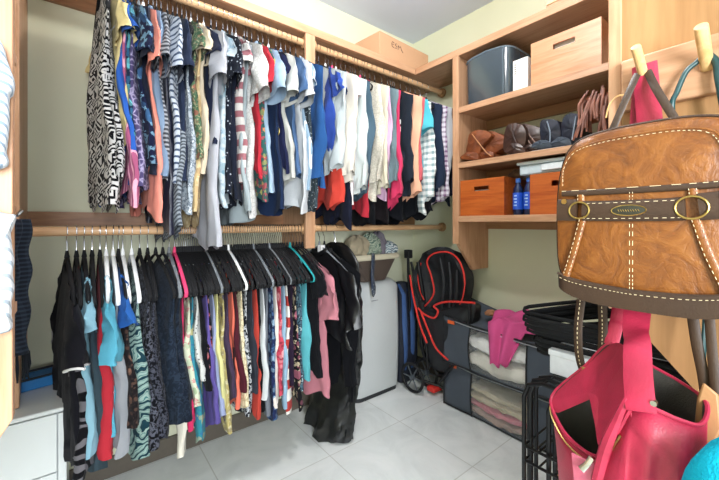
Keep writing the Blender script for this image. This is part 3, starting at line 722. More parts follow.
# canopy: outlined shell with depth
outl = [(415, 300), (414, 275), (420, 258), (430, 249), (444, 247), (456, 253), (464, 268), (466, 285), (463, 300), (452, 318), (436, 326), (424, 320)]
MB().tube(spline([SP(470, 300, 1.70), SP(468, 330, 1.70), SP(455, 362, 1.70), SP(440, 382, 1.70)], 6), .009, 10).build('frame_tube', stf, st)
MB().tube(spline([SP(411, 262, 1.74), SP(417, 290, 1.72), SP(425, 330, 1.70), SP(428, 370, 1.69)], 6), .008, 10).build('frame_tube', stf, st)
BX(1.69, onX(421, 306, 1.70).y-.02, onX(421, 306, 1.70).z-.03, 1.73, onX(421, 306, 1.70).y+.02, onX(421, 306, 1.70).z+.03).build('joint', rub, st, bevel=.008)
op = spline([SP(*p, 1.74) for p in outl], 5, True); cc = SP(440, 288, 1.74)
rings = [[(p.x+.0, p.y, p.z) for p in op], [(p.x-.025, cc.y+(p.y-cc.y)*.93, cc.z+(p.z-cc.z)*.93) for p in op], [(p.x+.0-.01, cc.y+(p.y-cc.y)*.72, cc.z+(p.z-cc.z)*.72) for p in op],
         [(p.x+.05, cc.y+(p.y-cc.y)*.4+.01, cc.z+(p.z-cc.z)*.4) for p in op], [(p.x+.07, cc.y+(p.y-cc.y)*.05, cc.z+(p.z-cc.z)*.05) for p in op]]
rings = [[(p.x+.10, cc.y+(p.y-cc.y)*.9, cc.z+(p.z-cc.z)*.9) for p in op]]+rings
rings = [[(p[0]+.03*NZ.noise(Vector((p[0]*8, p[1]*22, p[2]*9))), p[1], p[2]) for p in r_] for r_ in rings]
can = MB().loft(rings).build('canopy', stc, st)
for pts, r_ in (([(416, 312), (427, 304), (434, 292), (431, 275), (427, 262), (433, 254), (447, 252), (457, 258), (463, 270), (465, 284)], .0052), ([(465, 284), (462, 300), (455, 312)], .004), ([(421, 263), (418, 276), (420, 290), (424, 300)], .004)):
    MB().tube(spline([SP(*p, 1.715) for p in pts], 6), r_, 8).build('piping', red, can)
for k, (a, b, c) in enumerate((((449, 262), (451, 290), (448, 318)), ((440, 258), (444, 285), (440, 320)), ((457, 270), (456, 295), (452, 312)))):
    MB().tube(spline([SP(*a, 1.72), SP(*b, 1.70), SP(*c, 1.72)], 6), [.006+.004*math.sin(i/12*3.1) for i in range(13)], 8).build('fold', stc, can)
# seat
out2 = [(417, 306), (434, 310), (452, 305), (474, 303), (472, 325), (462, 352), (450, 370), (434, 368), (424, 345)]
op = spline([SP(*p, 1.72) for p in out2], 5, True); cc = SP(445, 330, 1.72)
MB().loft([[(p.x+.09, cc.y+(p.y-cc.y)*.9, cc.z+(p.z-cc.z)*.9) for p in op], [(p.x, p.y, p.z) for p in op], [(p.x-.025, cc.y+(p.y-cc.y)*.85, cc.z+(p.z-cc.z)*.85) for p in op], [(p.x-.03, cc.y+(p.y-cc.y)*.1, cc.z+(p.z-cc.z)*.1) for p in op]]).build('seat', stc, st)
for pts in ([(418, 308), (424, 314), (434, 318), (438, 311), (434, 306), (445, 302), (462, 302), (475, 303)], [(421, 312), (428, 330), (436, 348), (448, 360)], [(410, 275), (413, 295), (420, 325), (427, 343)]):
    MB().tube(spline([SP(*p, 1.675) for p in pts], 6), .006, 8).build('piping', red, st)
def wheel(c, rad, parent):
    w_ = MB().tube([(c[0]+.0, c[1]+rad*math.cos(a), c[2]+rad*math.sin(a)) for a in [2*math.pi*i/28 for i in range(28)]], .0095, 10, True).build('wheel', rub, parent)
    h = MB().lathe([(.014, -.014), (.018, 0), (.014, .014)], c, 0, 16)
    for k in range(6):
        a = k*math.pi/3; h.tube([c, (c[0], c[1]+rad*math.cos(a), c[2]+rad*math.sin(a))], .0045, 6)
    h.build('hub', plain('hub_grey', '4c5258', .4), w_)
_w = onX(412.5, 371, 1.66); wheel(Vector((1.66, _w.y, .096)), .086, st)
wheel((1.79, 1.54, .096), .086, st)
BX(1.72, 1.42, .02, 1.80, 1.48, .05).build('brake_pedal', red, st, bevel=.006); MB().tube([(1.67, 1.60, .09), (1.78, 1.42, .05), (1.80, 1.38, .03)], .009, 8).build('axle', stf, st)
# ---------------------------------------------------------------- two storage bags by the right wall
gf = fabric('solid', '5c6470'); piping = plain('black_binding', '191a1e', .6)
s = N('clear_vinyl', .08, .9); s.b.inputs['Transmission Weight'].default_value = 0; s.b.inputs['Alpha'].default_value = .16
vv = s.coord(); s.bump(s.noise(vv, 14, 4, 2), .9, .02); s.col((.92, .94, .95, 1)); vinyl = s.m
def storage_bag(z0, z1, x0, x1, y0, y1, label, shear=0, top=0, seed=1, content=()):
    t_ = thing('storage_bag', ((x0+x1)/2, (y0+y1)/2, z0), label, 'storage bag')
    r = random.Random(seed); xi = x0+.012
    def face(u, v, off=0):      # u along y (far->near), v up
        y = y1+(y0-y1)*u; z = z0+(z1-z0)*v+shear*(1-u)*v
        b = .028*math.sin(math.pi*u)*math.sin(math.pi*min(1, v+.1))+.006*math.sin(9*u+4*v+seed)
        return (x0-b+off, y, z-.012*math.sin(math.pi*u)*(1 if v > .9 else 0))
    body = MB()
    ua, ub = .30, .80
    for a, b in ((0, ua), (ub, 1)): body.grid(lambda u, v: face(a+(b-a)*u, v), 8, 10)
    body.grid(lambda u, v: face(ua+(ub-ua)*u, v*.06), 10, 1); body.grid(lambda u, v: face(ua+(ub-ua)*u, .93+v*.07), 10, 1)
    # top, far and near sides, back
    def topf(u, v):
        p = face(u, 1); q = (x1, p[1], z1+shear*(1-u)+top*(1-u)**2)
        return (p[0]+(q[0]-p[0])*v, p[1], p[2]+(q[2]-p[2])*v-.03*math.sin(math.pi*u)*math.sin(math.pi*v))
    body.grid(topf, 14, 10)
    for uu in (0, 1): body.grid(lambda u, v: (lambda p: (p[0]+(x1-p[0])*u, p[1]+(.02 if uu == 0 else -.02)*math.sin(math.pi*u)*math.sin(math.pi*v), p[2]+(top*u*v if uu == 0 else 0)))(face(uu, v)), 8, 8)
    body.grid(lambda u, v: (x1, y1+(y0-y1)*u, z0+(z1-z0+shear*(1-u)+top*(1-u)**2)*v), 8, 6)
    body.grid(lambda u, v: (x0+(x1-x0)*u, y0+(y1-y0)*v, z0+.001), 4, 4)
    body.build('fabric_shell', gf, t_, solid=.002)
    MB().grid(lambda u, v: face(ua+(ub-ua)*u, .06+.87*v, .001), 24, 14).build('clear_window', vinyl, t_)
    pg = MB()
    for uu in (0, ua, ub, 1): pg.tube([face(uu, k/10, -.002) for k in range(11)], .0042, 6)
    pg.tube([face(k/14, 0, -.001)[:2]+(z0+.006,) for k in range(15)], .005, 6); pg.tube([face(k/14, 1, -.001) for k in range(15)], .0042, 6)
    pg.build('binding', piping, t_)
    MB().tube([face(k/14, .965, -.005) for k in range(2, 15)], .0028, 6).build('zipper', plain('zip_silver', 'b4b8bc', .35, .6), t_)
    p = face(.10, .93, -.008); BX(p[0]-.003, p[1]-.022, p[2]-.012, p[0]+.003, p[1]+.022, p[2]+.006).build('zip_pull', plain('orange_tag', 'e0602c', .5), t_)
    # folded things inside (each layer a soft folded slab)
    zz = z0+.006
    for k, (hh, c, nm, lb) in enumerate(content):
        ya, yb = y1+(y0-y1)*(ua-.04), y1+(y0-y1)*(ub+.04); rg = []
        for j in range(29):
            q = j/28; y = ya+(yb-ya)*q; e = .5+.5*math.sin(math.pi*q)**.4; sl = shear*.3*(1-q)
            ring = []
            for m in range(28):
                th = 2*math.pi*m/28; cc_, ss_ = math.cos(th), math.sin(th)
                ring.append((x0+.125+(.112)*abs(cc_)**.5*(1 if cc_ > 0 else -1)-.0*q-.022*math.sin(math.pi*q)+.014*NZ.noise(Vector((q*8, ss_*3+k*5, seed))), y, zz+hh/2+sl+hh/2*.94*e*abs(ss_)**.6*(1 if ss_ > 0 else -1)+.003*math.sin(8*q+2*k)+.010*NZ.noise(Vector((q*9, th*2.5, k*3+seed)))))
            rg.append(ring)
        o = MB().loft(rg).build(nm, fabric('solid', c), None); tag(o, lb, nm.split('_')[-1]); zz += hh
    return t_
storage_bag(.003, .255, 1.715, 1.975, .70, 1.335, 'lower grey fabric storage bag with a clear window, on the floor', .015, 0, 1,
            ((.045, 'b59a90', 'folded_linen', 'dusty rose folded linen at the bottom of the lower storage bag'), (.035, 'd87a8c', 'folded_linen', 'pink folded linen inside the lower storage bag'),
             (.045, 'c9b898', 'folded_linen', 'beige folded linen above the pink layer in the lower storage bag'), (.04, 'bfb193', 'folded_blanket', 'tan folded blanket on top inside the lower storage bag')))
storage_bag(.262, .505, 1.690, 1.960, .70, 1.325, 'upper grey fabric storage bag stacked on the other, holding white bedding', .03, .07, 2,
            ((.10, 'e6e0d4', 'folded_blanket', 'thick off-white folded blanket low inside the upper storage bag'), (.09, 'f0f0ee', 'folded_pillow', 'white pillow on top inside the upper storage bag')))
# pink garment thrown over the bag
def drape(name, fn, mat, label, cat, nu=30, nv=30, th=.004):
    o = MB().grid(fn, nu, nv).build(name, mat, solid=th); return tag(o, label, cat)
def pinkf(u, v):
    y = 1.06-.25*u+.015*math.sin(v*7); x = 1.90-.265*v
    z = .548+.012*math.sin(14*u+5*v)+.010*math.sin(9*v+3*u)+.02*math.exp(-((u-.5)**2)/.1)+.02*(1-v)
    if v > .72:
        q = (v-.72)/.28; z -= .17*q**1.15+.035*q*(1-abs(u-.35)*2); x = 1.90-.265*.72-.068*q-.012*math.sin(12*u); y = 1.045-.20*u*(1-.55*q)-.055*q
    return (x, y, z)
drape('pink_top', pinkf, fabric('solid', 'e0559a'), 'bright pink knit top thrown over the upper storage bag', 'clothing', 34, 34, .006)
heap('small_pouch', (1.83, 1.10, .565), (.035, .03, .022), fabric('solid', 'b8825c'), 'small tan and white pouch beside the pink top', 'pouch', 4, .2)
# ---------------------------------------------------------------- black wire rack, white box and spare hangers
wire = plain('black_wire', '17181b', .35, .4)
wr = thing('wire_rack', (1.15, .32, 0), 'black tubular wire rack standing in front of the storage bags', 'rack')
x0, x1, y0, y1, zt = .955, 1.30, .16, .475, .655
for k, xx in enumerate((x0, x0+.035, x0+.07, x1-.03, x1)):
    rr = .006 if k != 1 else .0085
    pts = [(xx, y1, .006), (xx, y1, zt-.05), (xx, y1-.012, zt-.015), (xx, y1-.05, zt), (xx, y0+.05, zt), (xx, y0+.012, zt-.015), (xx, y0, zt-.05), (xx, y0, .006)]
    MB().tube(pts, rr, 8).build('frame', wire, wr)
for k, xx in enumerate((x0+.012, x0+.05)):
    pts = [(xx, y1-.06, .006), (xx, y1-.06, zt-.07), (xx, y1-.07, zt-.04), (xx, y1-.1, zt-.028), (xx, y0+.1, zt-.028), (xx, y0+.06, zt-.07), (xx, y0+.06, .006)]
    MB().tube(pts, .0065, 8).build('inner_frame', wire, wr)
for zz in (.43, .47, .15):
    g = MB(); g.tube([(x0, y1, zz), (x0, y0, zz)], .004, 6); g.tube([(x1, y1, zz), (x1, y0, zz)], .004, 6)
    for i in range(9): yy = y0+(y1-y0)*i/8; g.tube([(x0, yy, zz), (x1, yy, zz)], .003, 6)
    g.build('wire_shelf', wire, wr)
g = MB()
for i in range(9): yy = y0+.05+(y1-y0-.1)*i/8; g.tube([(x0, yy, zt), (x1, yy, zt)], .003, 6)
g.build('top_wires', wire, wr)
wbx = plain('white_card', 'd4d8da', .7)
tw = thing('cardboard_box', (1.15, .33, .665), 'white cardboard box on the black wire rack under the spare hangers', 'box')
BX(1.03, .20, .661, 1.28, .44, .725).build('body', wbx, tw, bevel=.002); BX(1.027, .197, .712, 1.283, .443, .728).build('lid', wbx, tw, bevel=.002)
for k in range(18):
    z = .762+.0058*k+(.014 if k > 8 else 0)
    place_hanger(0, 0, 'black', 'spare black velvet hanger lying in the pile on the white box', 0, 'spare hangers piled on the white box', (1.29-.004*k, .285-.006*(k % 3)+(.014 if k > 8 else 0), z+.035), (0, math.radians(64+2*(k % 3)), .04*math.sin(k*2.1)))
# small brown box low in the rack
tag(BX(1.02, .20, .155, 1.25, .42, .40).build('cardboard_carton', plain('brown_card', 'b5825c', .8), bevel=.003), 'brown cardboard carton low inside the black wire rack', 'box')
# ---------------------------------------------------------------- shelf contents
pine = wood('crate_pine', 'c8865a', 'e0a47c', 1, .4); orw = wood('crate_orange', 'a4481c', 'c86a2e', 1, .35)
def crate(y0, y1, z0, h, mat, label, depth=.26, x=1.675, slot=(.45, .6)):
    t_ = thing('wooden_crate', (x+depth/2, (y0+y1)/2, z0), label, 'crate'); z0 += .0005; z1 = z0+h; th = .012
    yc = (y0+y1)/2; a, b = yc-.045, yc+.045; s0, s1 = z0+h*.68, z0+h*.68+.024
    m = MB(); m.box(x, y0, z0, x+th, y1, s0); m.box(x, y0, s1, x+th, y1, z1); m.box(x, y0, s0, x+th, a, s1); m.box(x, b, s0, x+th, y1, s1)
    m.build('front_board', mat, t_)
    BX(x+depth-th, y0, z0, x+depth, y1, z1).build('back_board', mat, t_)
    BX(x+th, y0, z0, x+depth-th, y0+th, z1).build('side_board', mat, t_); BX(x+th, y1-th, z0, x+depth-th, y1, z1).build('side_board', mat, t_)
    BX(x+th, y0+th, z0, x+depth-th, y1-th, z0+.008).build('bottom_board', mat, t_)
    return t_
crate(.512, .80, 1.727, .20, pine, 'light pine crate with a slot handle on the upper shelf')
crate(.935, 1.195, 1.119, .196, orw, 'orange-stained crate at the left end of the lowest shelf')
crate(.52, .805, 1.119, .19, orw, 'orange-stained crate right of the blue bottles')
tag(BX(1.70, 1.02, 1.128, 1.86, 1.12, 1.26).build('toiletry_box', plain('pale_card', 'cfd3d6', .6), bevel=.003), 'white packet inside the left orange crate', 'box')
tag(BX(1.70, .60, 1.74, 1.88, .72, 1.895).build('paper_packet', plain('packet_white', 'e8e8e6', .6), bevel=.003), 'white packet seen through the slot of the pine crate', 'box')
# grey plastic bin with a bowed top
s = N('smoky_plastic', .15, .6); s.col(lin('3a464f')); s.b.inputs['Coat Weight'].default_value = .4; binm = s.m
bn = thing('storage_bin', (1.80, 1.03, 1.728), 'smoky blue-grey plastic bin with curved top on the upper shelf', 'storage bin')
rings = []
for j in range(9):
    q = j/8; z = 1.7285+q*.235; ex = .004*q
    ring = []
    for k in range(28):
        th = 2*math.pi*k/28; c_, s_ = math.cos(th), math.sin(th)
        xx = 1.80+(.118+ex)*abs(c_)**.35*(1 if c_ > 0 else -1); yy = 1.04+(.135+ex)*abs(s_)**.35*(1 if s_ > 0 else -1)
        ring.append((xx, yy, z+(.020*math.cos((yy-1.04)/.14*1.5) if j == 8 else 0)))
    rings.append(ring)
MB().loft(rings).build('tub', binm, bn)
MB().tube([(p[0], p[1], p[2]+.002) for p in rings[-1]], .0045, 8, True).build('rim', plain('rim_plastic', '6d7c88', .25), bn)
for yy in (.94,): MB().tube([(1.676, yy, 1.735), (1.675, yy, 1.96)], .0025, 6).build('moulded_rib', plain('rim_plastic', '6d7c88', .25), bn)
tb = thing('white_carton', (1.79, .86, 1.727), 'narrow white carton between the plastic bin and the pine crate', 'box')
BX(1.69, .822, 1.7285, 1.86, .897, 1.885).build('body', plain('carton_white', 'f0f0ec', .6), tb, bevel=.002)
for k in range(5): BX(1.6885, .878, 1.815+.011*k, 1.6895, .889, 1.821+.011*k).build('print_mark', plain('print_grey', 'a09c94', .7), tb)
# bottles
def bottle(y, label):
    t_ = thing('bottle', (1.735, y, 1.12), label, 'bottle', 'blue bottles on the lowest shelf'); c = (1.735, y, 0)
    MB().lathe([(.022, 1.1195), (.025, 1.125), (.025, 1.235), (.022, 1.255), (.012, 1.275), (.011, 1.285)], c, 2, 24).build('body', plain('dark_blue_glass', '14244a', .12, 0, .6), t_)
    MB().lathe([(.0255, 1.148), (.0255, 1.232)], c, 2, 24).build('wrap_label', plain('cobalt_label', '2050c0', .4), t_)
    MB().lathe([(.0125, 1.283), (.0125, 1.302), (.010, 1.304)], c, 2, 20).build('cap', plain('cap_blue', '3a66b0', .4), t_)
    m = MB()
    for k in range(4): m.box(1.7085, y-.006, 1.165+.016*k, 1.7095, y+.010-.003*(k % 2), 1.172+.016*k)
    m.build('label_print', plain('label_pale', 'a8c4ec', .5), t_)
bottle(.893, 'cobalt labelled bottle next to the left orange crate'); bottle(.838, 'cobalt labelled bottle next to the right orange crate')
# translucent box behind/above
pb = thing('plastic_box', (1.82, .73, 1.31), 'clear whitish plastic box lying across the right orange crate', 'storage box')
clear = plain('frosted_plastic', 'c6d6de', .25, 0, .5)
BX(1.70, .55, 1.3125, 1.93, .87, 1.362).build('tray', clear, pb, bevel=.008); BX(1.69, .54, 1.362, 1.94, .88, 1.378).build('lid', plain('frosted_lid', 'dfe8ec', .25), pb, bevel=.006)
BX(1.688, .66, 1.325, 1.70, .76, 1.355).build('latch', plain('frosted_lid', 'dfe8ec', .25), pb, bevel=.004)
heap('soft_toy_cloth', (1.85, .955, 1.335), (.04, .045, .035), fabric('solid', '8a6a52'), 'brown crumpled cloth peeking above the left orange crate', 'cloth', 12)
# boots on shelf 3 (toe towards the room, shaft slumped back)
def boot(y, sc_, mat, label, hgt=.15, lean=.0, sole=None, group=None, ln=.24, tw=0):
    t_ = thing('boot', (1.82, y, 1.417), label, 'boot', group)
    def R_(x, cy, cz, a, b, t=0):
        return [(x+math.sin(t)*b*math.sin(th), cy+tw*(x-1.70)+a*math.cos(th), cz+b*math.sin(th)*math.cos(t)) for th in [2*math.pi*k/24 for k in range(24)]]
    x = 1.69; z = 1.420
    rings = [R_(x, y, z+.026, .012, .012), R_(x+.008, y, z+.028, .028, .022), R_(x+.04, y, z+.032, .040, .028), R_(x+.09, y, z+.040, .042, .037),
             R_(x+.13, y, z+.058, .040, .052, -.5), R_(x+.155, y+lean*.3, z+.09, .042, .058, -1.0), R_(x+.165+.0, y+lean*.7, z+hgt*.78, .046, .06, -1.45), R_(x+.155, y+lean, z+hgt, .05, .064, -1.57)]
    MB().loft(rings, False).build('upper', mat, t_, solid=.004, sub=1)
    pts = [(x-.004+.23*(.5-.5*math.cos(q)), y+tw*.1+.04*math.sin(q)*(1), 0) for q in [2*math.pi*k/24 for k in range(24)]]
    MB().loft([[(p[0], p[1], zz) for p in pts] for zz in (1.4175, 1.4275)]).build('sole', sole or rub, t_, bevel=.002)
    top = rings[-1]; MB().tube(top, .003, 6, True).build('top_binding', piping, t_)
    return t_
tan = leather('tan_boot_leather', '8e4f2c', .4, 60, .3, '5a2c18'); brn = leather('brown_boot_leather', '4c332a', .38, 60, .3, '2c1c18'); nvy = leather('navy_suede', '141d30', .65, 90, .2, '0e1422')
def slump_boot(y, mat, label, w=.075, h=.13, d=1):
    t_ = thing('slouch_boot', (1.80, y, 1.418), label, 'boot')
    rings = []
    for q, cx_, cz_, a, b in ((0, 1.700, .024, .018, .014), (1, 1.706, .028, .036, .024), (2, 1.73, .036, .044, .032), (3, 1.77, .058, .046, .050), (4, 1.80, .080, .048, .062)):
        rings.append([(cx_+.01*math.sin(th), y+d*.045+a*math.cos(th), 1.419+cz_+b*math.sin(th)*.9) for th in [2*math.pi*k/22 for k in range(22)]])
    MB().loft(rings).build('foot', mat, t_)
    # shaft folded over sideways
    rg = []
    for j in range(9):
        q = j/8; cy = y+d*.045-d*(w*1.5)*q; cz = 1.419+h*(1-.10*q)-.035-.05*q*q; hh = .030+.006*math.sin(q*3); wx = .075
        rg.append([(1.765+wx*math.cos(th)+.01*math.sin(3*q), cy, cz+hh*math.sin(th)*(1+.25*math.cos(3*th+q*4))+.012*math.cos(th)) for th in [2*math.pi*k/24 for k in range(24)]])
    MB().loft(rg).build('shaft', mat, t_)
    MB().tube([(1.692, y+d*.045-d*w*1.5*q, 1.419+h*(1-.10*q)-.040-.05*q*q) for q in (0, .25, .5, .75, 1)], .004, 6).build('seam', leather('seam_leather', 'c48652', .5, 60, .2), t_)
    BX(1.694, y+d*.045-.04, 1.4178, 1.80, y+d*.045+.04, 1.427).build('sole', rub, t_, bevel=.004)
wsole = plain('pale_sole', '9aa4ac', .6); seaml = leather('seam_leather', 'c48652', .5, 60, .2)
def flop(pts, X, dep, mat, nm, par, bulge=.02, z0=1.4185):
    P = [onX(a, b, X) for a, b in pts]; P = spline(P, 4, True)
    for p in P: p.z = max(p.z, z0)
    c = sum(P, Vector())/len(P); rg = []
    for f, dx in ((.05, -bulge), (.45, -bulge*.9), (.8, -bulge*.5), (.97, -.004), (1, .01), (1.0, dep*.5), (.9, dep*.85), (.55, dep), (.05, dep+.004)):
        rg.append([Vector((X+dx+.006*NZ.noise(Vector((p.y*40, p.z*40, dx*30))), c.y+(p.y-c.y)*f, max(z0, c.z+(p.z-c.z)*f+.004*NZ.noise(Vector((p.y*50, dx*60, 2)))))) for p in P])
    return MB().loft(rg).build(nm, mat, par)
def boot2(label, mat, shaft, foot, X, seam, smat, nm='slouch_boot', sole=None, foot_mat=None):
    y = onX(shaft[0][0], 150, X).y; t_ = thing(nm, (X+.05, y, 1.418), label, 'boot')
    flop(shaft, X+.02, .13, mat, 'shaft', t_, .014); flop(foot, X-.005, .12, foot_mat or mat, 'foot', t_, .012)
    for sm in seam: MB().tube(spline([onX(a, b, X+.003) for a, b in sm], 6), .0028, 6).build('seam', smat, t_)
    a, b = min(p[0] for p in foot), max(p[0] for p in foot); ya, yb = onX(b, 150, X).y, onX(a, 150, X).y
    BX(X-.012, ya, 1.4175, X+.11, yb, 1.424).build('sole', sole or rub, t_, bevel=.003)
    return t_
boot2('tan leather slouch boot at the left end of the boot shelf', tan, [(467, 156), (468, 143), (470, 134), (477, 130), (487, 131), (492, 136), (483, 145), (478, 156)], [(461, 159), (463, 155), (470, 152), (478, 154), (477, 160)], 1.70, [[(472, 134), (478, 142), (486, 152), (491, 156)]], seaml)
boot2('second tan leather slouch boot, its shaft flopped over to the right', tan, [(478, 153), (480, 138), (488, 131), (498, 133), (508, 139), (505, 147), (495, 153), (486, 157)], [(477, 158), (480, 153), (488, 151), (494, 154), (492, 159)], 1.735, [[(476, 138), (483, 148), (489, 155)]], seaml)
boot2('dark brown slouch boot right of the tan pair', brn, [(504, 152), (504, 138), (507, 126), (514, 123), (523, 125), (527, 134), (524, 147), (514, 153)], [(506, 153), (509, 145), (517, 143), (524, 147), (524, 153)], 1.70, [[(511, 125), (513, 135), (518, 147)]], brn)
boot2('second dark brown slouch boot leaning towards the navy boots', brn, [(519, 148), (518, 132), (521, 124), (532, 125), (543, 130), (544, 143), (536, 149), (527, 151)], [(521, 151), (524, 146), (532, 144), (538, 148), (537, 151)], 1.735, [[(519, 126), (526, 137), (533, 148)], [(522, 125), (530, 136), (538, 146)]], leather('pale_brown_seam', '8a6c5c', .5, 60, .2))
nseam = plain('navy_boot_seam', '8a98a8', .6)
boot2('navy suede ankle boot with pale toe next to the brown boots', nvy, [(543, 147), (540, 132), (541, 121), (548, 119), (558, 121), (561, 132), (560, 143), (553, 147)], [(532, 148), (534, 143), (541, 140), (550, 142), (551, 148)], 1.70, [[(547, 121), (550, 132), (550, 142)]], nseam, 'ankle_boot', wsole, leather('slate_suede', '3e4a58', .7, 90, .2))
boot2('navy suede ankle boot with pale toe next to the fringed bag', nvy, [(564, 145), (561, 130), (564, 117), (572, 113), (582, 116), (584, 128), (581, 141), (573, 145)], [(550, 146), (553, 141), (560, 137), (569, 139), (571, 146)], 1.70, [[(576, 116), (574, 128), (572, 140)]], nseam, 'ankle_boot', wsole, leather('slate_suede', '3e4a58', .7, 90, .2))
# fringe bag
fb = thing('fringed_bag', (1.75, .53, 1.418), 'reddish-brown leather fringed bag hanging at the right end of the shelf', 'bag')
frm = leather('fringe_leather', '8a4e34', .5, 60, .35, '5a2e20')
BX(1.74, .435, 1.52, 1.80, .60, 1.64).build('body', frm, fb, bevel=.02)
for k in range(46):
    yy = .425+.185*R.random(); xx = 1.69+.06*R.random(); zz = 1.66-.10*R.random(); ln = R.uniform(.10, .16); zz2 = max(1.422, zz-ln)
    MB().tube([(xx, yy*.7+.155, zz), (xx-.01, yy*.9+.055, zz-ln*.4), (xx-.012+R.uniform(-.01, .01), yy+R.uniform(-.012, .02), zz2)], [.0035, .0045, .003], 5, False, (1.3, .6), (1, 0, 0)).build('fringe', frm, fb)
# cardboard boxes on top
cb = thing('cardboard_box', (1.55, 1.60, SH1), 'brown cardboard box with handwritten letters on top of the corner shelf', 'box')
card = plain('kraft_card', 'c49a78', .8, 0, .2, .1, 200, .06)
A, B, D_ = Vector((1.372, 1.535, SH1+.002)), Vector((1.80, 1.600, SH1+.002)), Vector((1.30, 1.80, SH1+.002))
B = Vector((1.83, 1.56, SH1+.002)); D_ = Vector((1.345, 1.80, SH1+.002)); E_ = B+(D_-A)
E_.y = min(E_.y, 1.83); hh = .145
m = MB(); m.add([A, B, E_, D_]+[p+Vector((0, 0, hh)) for p in (A, B, E_, D_)], [(0, 1, 2, 3), (4, 5, 6, 7), (0, 1, 5, 4), (1, 2, 6, 5), (2, 3, 7, 6), (3, 0, 4, 7)]); m.build('carton', card, cb, bevel=.002)
dv = (B-A).normalized(); nrm = Vector((dv.y, -dv.x, 0)); up = Vector((0, 0, 1))
def stroke(pts, par, mat, o=A, r_=.0016):
    MB().tube([o+dv*p[0]+up*p[1]+nrm*.0015 for p in pts], r_, 5).build('pen_stroke', mat, par)
pen = plain('marker_ink', '5a4438', .7)
ox, oz, hs = .10, .085, .032
for L_ in ([(.022, .9), (.008, 1), (0, .6), (.004, .1), (.02, 0)], [(.002, .5), (.018, .55)], [(.045, .95), (.032, .8), (.034, .55), (.048, .4), (.044, .1), (.028, 0)], [(.058, 0), (.060, .8), (.070, .4), (.080, .8), (.088, .2), (.102, -.2)]):
    stroke([(ox+a, oz+b*hs) for a, b in L_], cb, pen)
lb = thing('wooden_box', (1.78, .66, SH1), 'light wooden box on top of the right shelving unit', 'box')
BX(1.668, .50, SH1+.0015, 1.88, .728, SH1+.012).build('base_board', oaky, lb); BX(1.668, .50, SH1+.016, 1.88, .728, SH1+.075).build('body', wood('pale_box_wood', 'e0b888', 'f0d0a4', 1), lb, bevel=.003)
# ---------------------------------------------------------------- left corner: white cabinet, pouch, scarf, striped garments
wc = thing('white_cabinet', (-.2, 1.64, 0), 'plain white cabinet on the floor in the left corner', 'cabinet')
wm = plain('cabinet_white', 'd3d8d8', .35, 0, .4, 0, 20, .02)
BX(LX+.004, 1.468, .002, -.032, WY-.024, .484).build('carcass', wm, wc, bevel=.003); BX(LX+.002, 1.45, .486, -.030, WY-.022, .4995).build('top', wm, wc, bevel=.004)
BX(-.052, 1.451, .002, -.032, 1.4675, .482).build('end_strip', wm, wc, bevel=.001)
BX(LX+.004, 1.452, .302, -.055, 1.4675, .482).build('drawer_front', wm, wc, bevel=.002); BX(LX+.004, 1.452, .005, -.055, 1.4675, .298).build('door', wm, wc, bevel=.002)
bp_ = thing('zip_pouch', (-.13, 1.72, .50), 'bright blue zip pouch with black edge on the white cabinet', 'pouch')
blue = plain('blue_nylon', '1976b8', .45, 0, .5, .2, 60); ca, sa = math.cos(.22), math.sin(.22)
bloc = [(-.098, -.048), (.105, -.048), (.118, -.03), (.118, .035), (.10, .045), (-.098, .045)]
pl = [(-.135+a*ca-b*sa, 1.705+a*sa+b*ca) for a, b in bloc]
MB().loft([[(x, y, z) for x, y in pl] for z in (.5005, .506, .532, .538)]).build('body', blue, bp_, bevel=.006)
MB().tube([(x, y, .541) for x, y in pl], .004, 6, True).build('zipper', piping, bp_); MB().tube([pl[3]+(.541,), (pl[3][0]+.018, pl[3][1]+.01, .54)], .004, 6).build('zip_pull', piping, bp_)
o = MB()
def scarff(u, v):
    y = 1.29+.055*(u-.5)+.01*math.sin(v*3); x = -.128+.012*math.sin(9*u+3*v)+.004*math.sin(20*v)+.022*(u-.5)*(1+v)
    return (x, y, 1.09-.36*v)
sf = thing('tasselled_scarf', (-.12, 1.29, .70), 'dark checked scarf with tassels hanging at the left panel', 'scarf')
MB().grid(scarff, 14, 26).build('cloth', fabric('plaid', '1c232e', '3a4656', '2a3442', 3), sf, solid=.008)
for k in range(9):
    p = Vector(scarff(k/8, 1)); MB().tube([p, p+Vector((.002*math.sin(k), .004*math.cos(k*2), -.035)), p+Vector((.004*math.sin(k*3), .006*math.cos(k), -.07))], [.003, .004, .002], 6).build('tassel', fabric('solid', '20262e'), sf)
MB().tube([(-.154, 1.30, 1.102), (-.13, 1.30, 1.100), (-.12, 1.30, 1.115)], .005, 8).build('peg_hook', chrome, sf)
BX(-.175, 1.20, 1.07, -.155, FY-.002, 1.13).build('hook_board', oaky, bs)
strp = fabric('pin', 'dfe6ec', '9fb2c4', W, 1.8)
def side_garment(zt, zb, xr, y, mat, label, nm, cat, rz=0):
    t_ = thing(nm, (xr-.12, y, zb), label, cat); rings = []
    for j in range(25):
        q = j/24; z = zt+(zb-zt)*q
        if q < .16: wx = .04+.078*(q/.16)
        else: wx = .118+.012*math.sin(q*8)-.028*max(0, q-.45)
        ring = []
        for k in range(40):
            th = 2*math.pi*k/40; c_, s_ = math.cos(th), math.sin(th)
            ring.append((xr-.12+wx*c_, y+s_*(.018+.008*q)+.006*math.sin(c_*14+q*3)*min(1, q*3), z+.004*math.sin(c_*9)))
        rings.append(ring)
    MB().loft(rings, False).build('body', mat, t_)
    MB().tube([(xr-.12, y, zt+.0), (xr-.12, y, zt+.03), (xr-.105, y, zt+.045), (xr-.12, y, zt+.058)], .002, 6).build('hanging_loop', piping, t_)
    return t_
